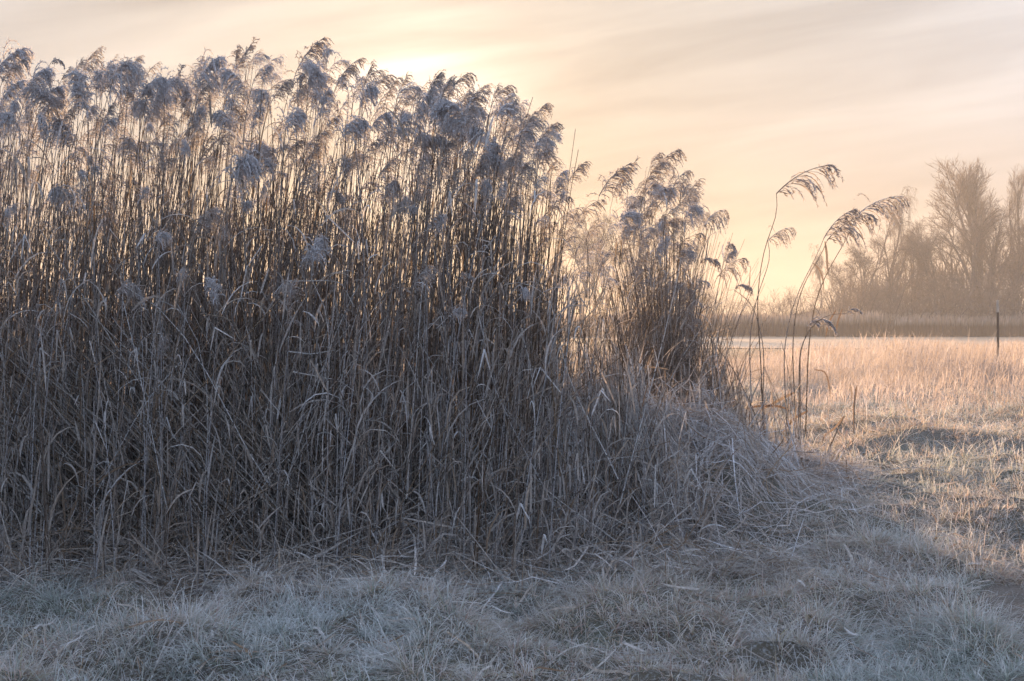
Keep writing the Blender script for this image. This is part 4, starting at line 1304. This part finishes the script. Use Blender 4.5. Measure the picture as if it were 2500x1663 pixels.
def meadow():
    mb = MB()
    # tussocks: blades that spring from shared centres and fall outwards
    def zone(nt, y0, y1, per, x_of, Lm, wm, pw=1.0):
        cy_ = y0 + (y1 - y0) * rng.random(nt) ** pw
        cx = x_of(nt, cy_)
        keep = ~((cx < 1.2) & (cy_ > 8.62 + 0.3 * (vnoise(cx, 0 * cx, 0.5, 66) - 0.5) + 0.5 * np.clip(cx - 0.3, 0, 1))) & ((mound(cx, cy_) < 0.26)) & (rng.random(nt) > path_mask(cx, cy_) * 0.82)
        cx, cy_ = cx[keep], cy_[keep]
        kind = vnoise(cx, cy_, 0.9, 41) * 0.7 + vnoise(cx, cy_, 0.3, 42) * 0.3     # straw patches and green patches
        size = 0.40 + 0.9 * vnoise(cx, cy_, 0.42, 43) + 2.2 * np.clip(lumps(cx, cy_), -0.1, 0.15)
        flat = path_mask(cx, cy_)
        n = len(cx) * per
        r = np.repeat(np.arange(len(cx)), per)
        az = U_(0, 2 * np.pi, n)
        e_ = 0.06
        gx = lumps(cx + e_, cy_) - lumps(cx - e_, cy_); gy_ = lumps(cx, cy_ + e_) - lumps(cx, cy_ - e_)
        flow = np.arctan2(-gy_, -gx)[r] + (vnoise(cx, cy_, 1.1, 44)[r] - 0.5) * 2.2     # combed down the sides of the tussocks
        az = np.where(rng.random(n) < 0.7, flow + rng.normal(0, 0.55, n), az)
        rad = np.abs(rng.normal(0, 0.045, n))
        x = cx[r] + np.cos(az) * rad; y = cy_[r] + np.sin(az) * rad
        L = Lm * size[r] * rng.gamma(6, 1 / 6.0, n) * (1 - 0.55 * flat[r])
        kr = kind[r] + rng.normal(0, 0.08, n)
        green = np.stack([U_(0.22, 0.30, n), U_(0.27, 0.35, n), U_(0.22, 0.29, n)], 1)
        tan = np.stack([U_(0.36, 0.52, n), U_(0.26, 0.38, n), U_(0.16, 0.25, n)], 1)
        g = np.clip((0.50 - kr) / 0.08, 0, 1)[:, None]
        c = tan * (1 - g) + green * g
        f = np.clip(rng.normal(0.72, 0.22, n) * (0.72 + 0.6 * vnoise(cx, cy_, 0.75, 45)[r]), 0, 0.98)[:, None]
        c0 = c * 0.9
        fr = np.array((0.88, 0.90, 0.93))
        ck = np.stack([c0 * (1 - f * s_) + fr * f * s_ for s_ in (0.15, 0.6, 1.0, 1.0)], 1)
        blades(mb, x, y, L, np.abs(rng.normal(0.85, 0.42, n)), wm * U_(0.7, 1.3, n), ck, 1.5, 4, az)
    wedge = lambda m: (lambda nt, cy_: U_(-1, 1, nt) * (0.37 * cy_ + m))
    right = lambda nt, cy_: U_(0.9, 0.40 * cy_ + 0.8, nt)
    zone(3900, 5.9, 9.3, 26, wedge(0.35), 0.125, 0.0019, 0.85)
    zone(2900, 9.0, 14.5, 21, right, 0.11, 0.0020, 0.9)
    zone(3600, 14.0, 34.0, 15, lambda nt, cy_: U_(1.2, 0.40 * cy_ + 1.0, nt), 0.17, 0.0032, 0.9)
    zone(300, 13.5, 24.0, 10, lambda nt, cy_: U_(-9, 1.5, nt), 0.19, 0.004, 1.0)
    zone(450, 2.0, 6.0, 12, lambda nt, cy_: U_(-4, 4, nt), 0.12, 0.003, 1.0)
    o = add_object("grass", mb.mesh("grass", M_GRASS, False))
    props(o, "short matted grass white with frost in front of the reed bed", "grass", kind="stuff")

    # tall pale grass of the field
    mb = MB()
    def field(n, y0, y1, xf, hf, wd, pw=1.3):
        y = y0 + (y1 - y0) * rng.random(n) ** pw
        x = xf(n, y)
        h = hf(x, y) * U_(0.55, 1.15, n)
        k = 5; s = np.linspace(0, 1, k)
        az = U_(0, 6.28, n); bend = np.abs(rng.normal(0.22, 0.2, n))
        P = np.zeros((n, k, 3))
        P[:, :, 0] = x[:, None] + np.cos(az)[:, None] * bend[:, None] * h[:, None] * s[None]**2 + 0.1 * h[:, None] * s[None]**2
        P[:, :, 1] = y[:, None] + np.sin(az)[:, None] * bend[:, None] * h[:, None] * s[None]**2
        P[:, :, 2] = ground_z(x, y)[:, None] + h[:, None] * (s[None] - 0.25 * bend[:, None] * s[None]**2)
        c = straw(n, (0.46, 0.36, 0.29), (0.62, 0.51, 0.44), 0.45, (0.82, 0.77, 0.78)) * (0.55 + 0.56 * vnoise(x, y * 0.5, 2.2, 57))[:, None]
        a = U_(-1.2, 1.2, n)
        head = rng.random(n) < 0.45
        ww = np.where(head[:, None], np.array([0.7, 0.7, 0.9, 2.4, 0])[None], np.array([1, 1, 0.9, 0.6, 0])[None])
        ribbon(mb, P, wd * (y / y0)[:, None] ** 0.5 * U_(0.6, 1.3, (n, 1)) * ww, np.stack([np.cos(a), np.sin(a), 0 * a], 1), c)
        # fine side sprays near the top
        m = n
        j = rng.integers(0, n, m); u = U_(0.55, 0.98, m); i = (u * (k - 1)).astype(int); f = (u * (k - 1) - i)[:, None]
        B = P[j, i] * (1 - f) + P[j, np.minimum(i + 1, k - 1)] * f
        d = norm(rng.normal(0, 1, (m, 3)) * np.array([0.7, 0.5, 0.3]) + np.array([0.1, 0, 0.7]))
        Q = B[:, None] + d[:, None] * (U_(0.04, 0.14, m) * 1.0)[:, None, None] * np.array([0, 0.6, 1.0])[None, :, None]
        ribbon(mb, Q, wd * 0.9 * (y[j] / y0)[:, None] ** 0.5 * np.array([0.7, 1.0, 0])[None], norm(np.cross(d, rng.normal(0, 1, (m, 3)))), c[j])
    hf = lambda x, y: (0.24 + 0.62 * np.clip((x / y - 0.13) / 0.14, 0, 1) + 0.10 * np.clip((y - 20) / 30, 0, 1)) * (0.5 + 0.95 * vnoise(x, y * 0.6, 1.8, 51) * (0.6 + 0.8 * vnoise(x, y * 0.5, 5.0, 53)))
    field(10000, 15.5, 34, lambda n, y: U_(0.12, 0.42, n) * y, lambda x, y: np.clip((y - 19) / 15, 0.10, 1) * hf(x, y) * np.where(vnoise(x, y, 1.6, 52) > 0.42, 1, 0.35), 0.0022, 1.0)
    field(20000, 31, 62, lambda n, y: U_(0.06, 0.44, n) * y, lambda x, y: hf(x, y) * 1.05 * np.clip((y - 27) / 10, 0.4, 1), 0.0033, 1.2)
    field(8000, 58, 96, lambda n, y: U_(-0.5, 0.5, n) * y, lambda x, y: 0.55 * hf(x, y), 0.0075, 1.0)
    field(3500, 22, 60, lambda n, y: U_(-0.6, 0.08, n) * y, lambda x, y: 0.6 + 0 * x, 0.006, 1.0)
    o = add_object("tall_field_grass", mb.mesh("tall_field_grass", M_FIELD, False))
    props(o, "tall pale frosted grass of the field glowing in the low sun", "grass", kind="stuff")


meadow()


# loose stones frozen into the path
def gravel():
    mb = MB()
    n = 900
    x = U_(2.2, 3.6, n); y = U_(5.8, 8.9, n)
    keep = path_mask(x, y) > 0.4
    x, y = x[keep], y[keep]; n = len(x)
    r = rng.gamma(4, 0.0013, n)
    z = gz(x, y) + 0.02 + r * 0.2
    octa = np.array([(1, 0, 0), (0, 1, 0), (-1, 0, 0), (0, -1, 0), (0, 0, 0.7), (0, 0, -0.7)], float)
    V = np.stack([x, y, z], 1)[:, None] + octa[None] * r[:, None, None] * U_(0.6, 1.3, (n, 6, 1))
    tri = np.array([(0, 1, 4), (1, 2, 4), (2, 3, 4), (3, 0, 4), (1, 0, 5), (2, 1, 5), (3, 2, 5), (0, 3, 5)])
    t = (np.arange(n) * 6)[:, None, None] + tri[None]
    c = np.repeat(straw(n, (0.18, 0.15, 0.13), (0.30, 0.26, 0.23), 0.15)[:, None], 6, 1)
    mb.add(V, np.concatenate([c, np.ones((n, 6, 1))], 2), None, t)
    o = add_object("gravel", mb.mesh("gravel", M_BARK, False))
    props(o, "small frosted stones frozen into the path", "gravel", kind="stuff")


gravel()


# ------------------------------------------------------------------ haze
def haze():
    m = bpy.data.materials.new("haze_air"); m.use_nodes = True
    t = m.node_tree; t.nodes.clear()
    o = t.nodes.new("ShaderNodeOutputMaterial")
    v = t.nodes.new("ShaderNodeVolumePrincipled")
    v.inputs["Color"].default_value = (0.96, 0.95, 0.95, 1)
    v.inputs["Density"].default_value = HAZE_DENSITY
    v.inputs["Anisotropy"].default_value = 0.15
    t.links.new(v.outputs[0], o.inputs["Volume"])
    x0, x1, y0, y1, z0, z1 = -640, 640, -110, 790, -2.2, HAZE_TOP
    V = [(x, y, z) for z in (z0, z1) for y in (y0, y1) for x in (x0, x1)]
    Fc = [(0, 2, 3, 1), (4, 5, 7, 6), (0, 1, 5, 4), (2, 6, 7, 3), (0, 4, 6, 2), (1, 3, 7, 5)]
    me = bpy.data.meshes.new("haze"); me.from_pydata(V, [], Fc); me.update()
    me.materials.append(m)
    h = add_object("haze", me)
    props(h, "thin golden morning mist over the meadow and pond", "haze", kind="stuff")


haze()
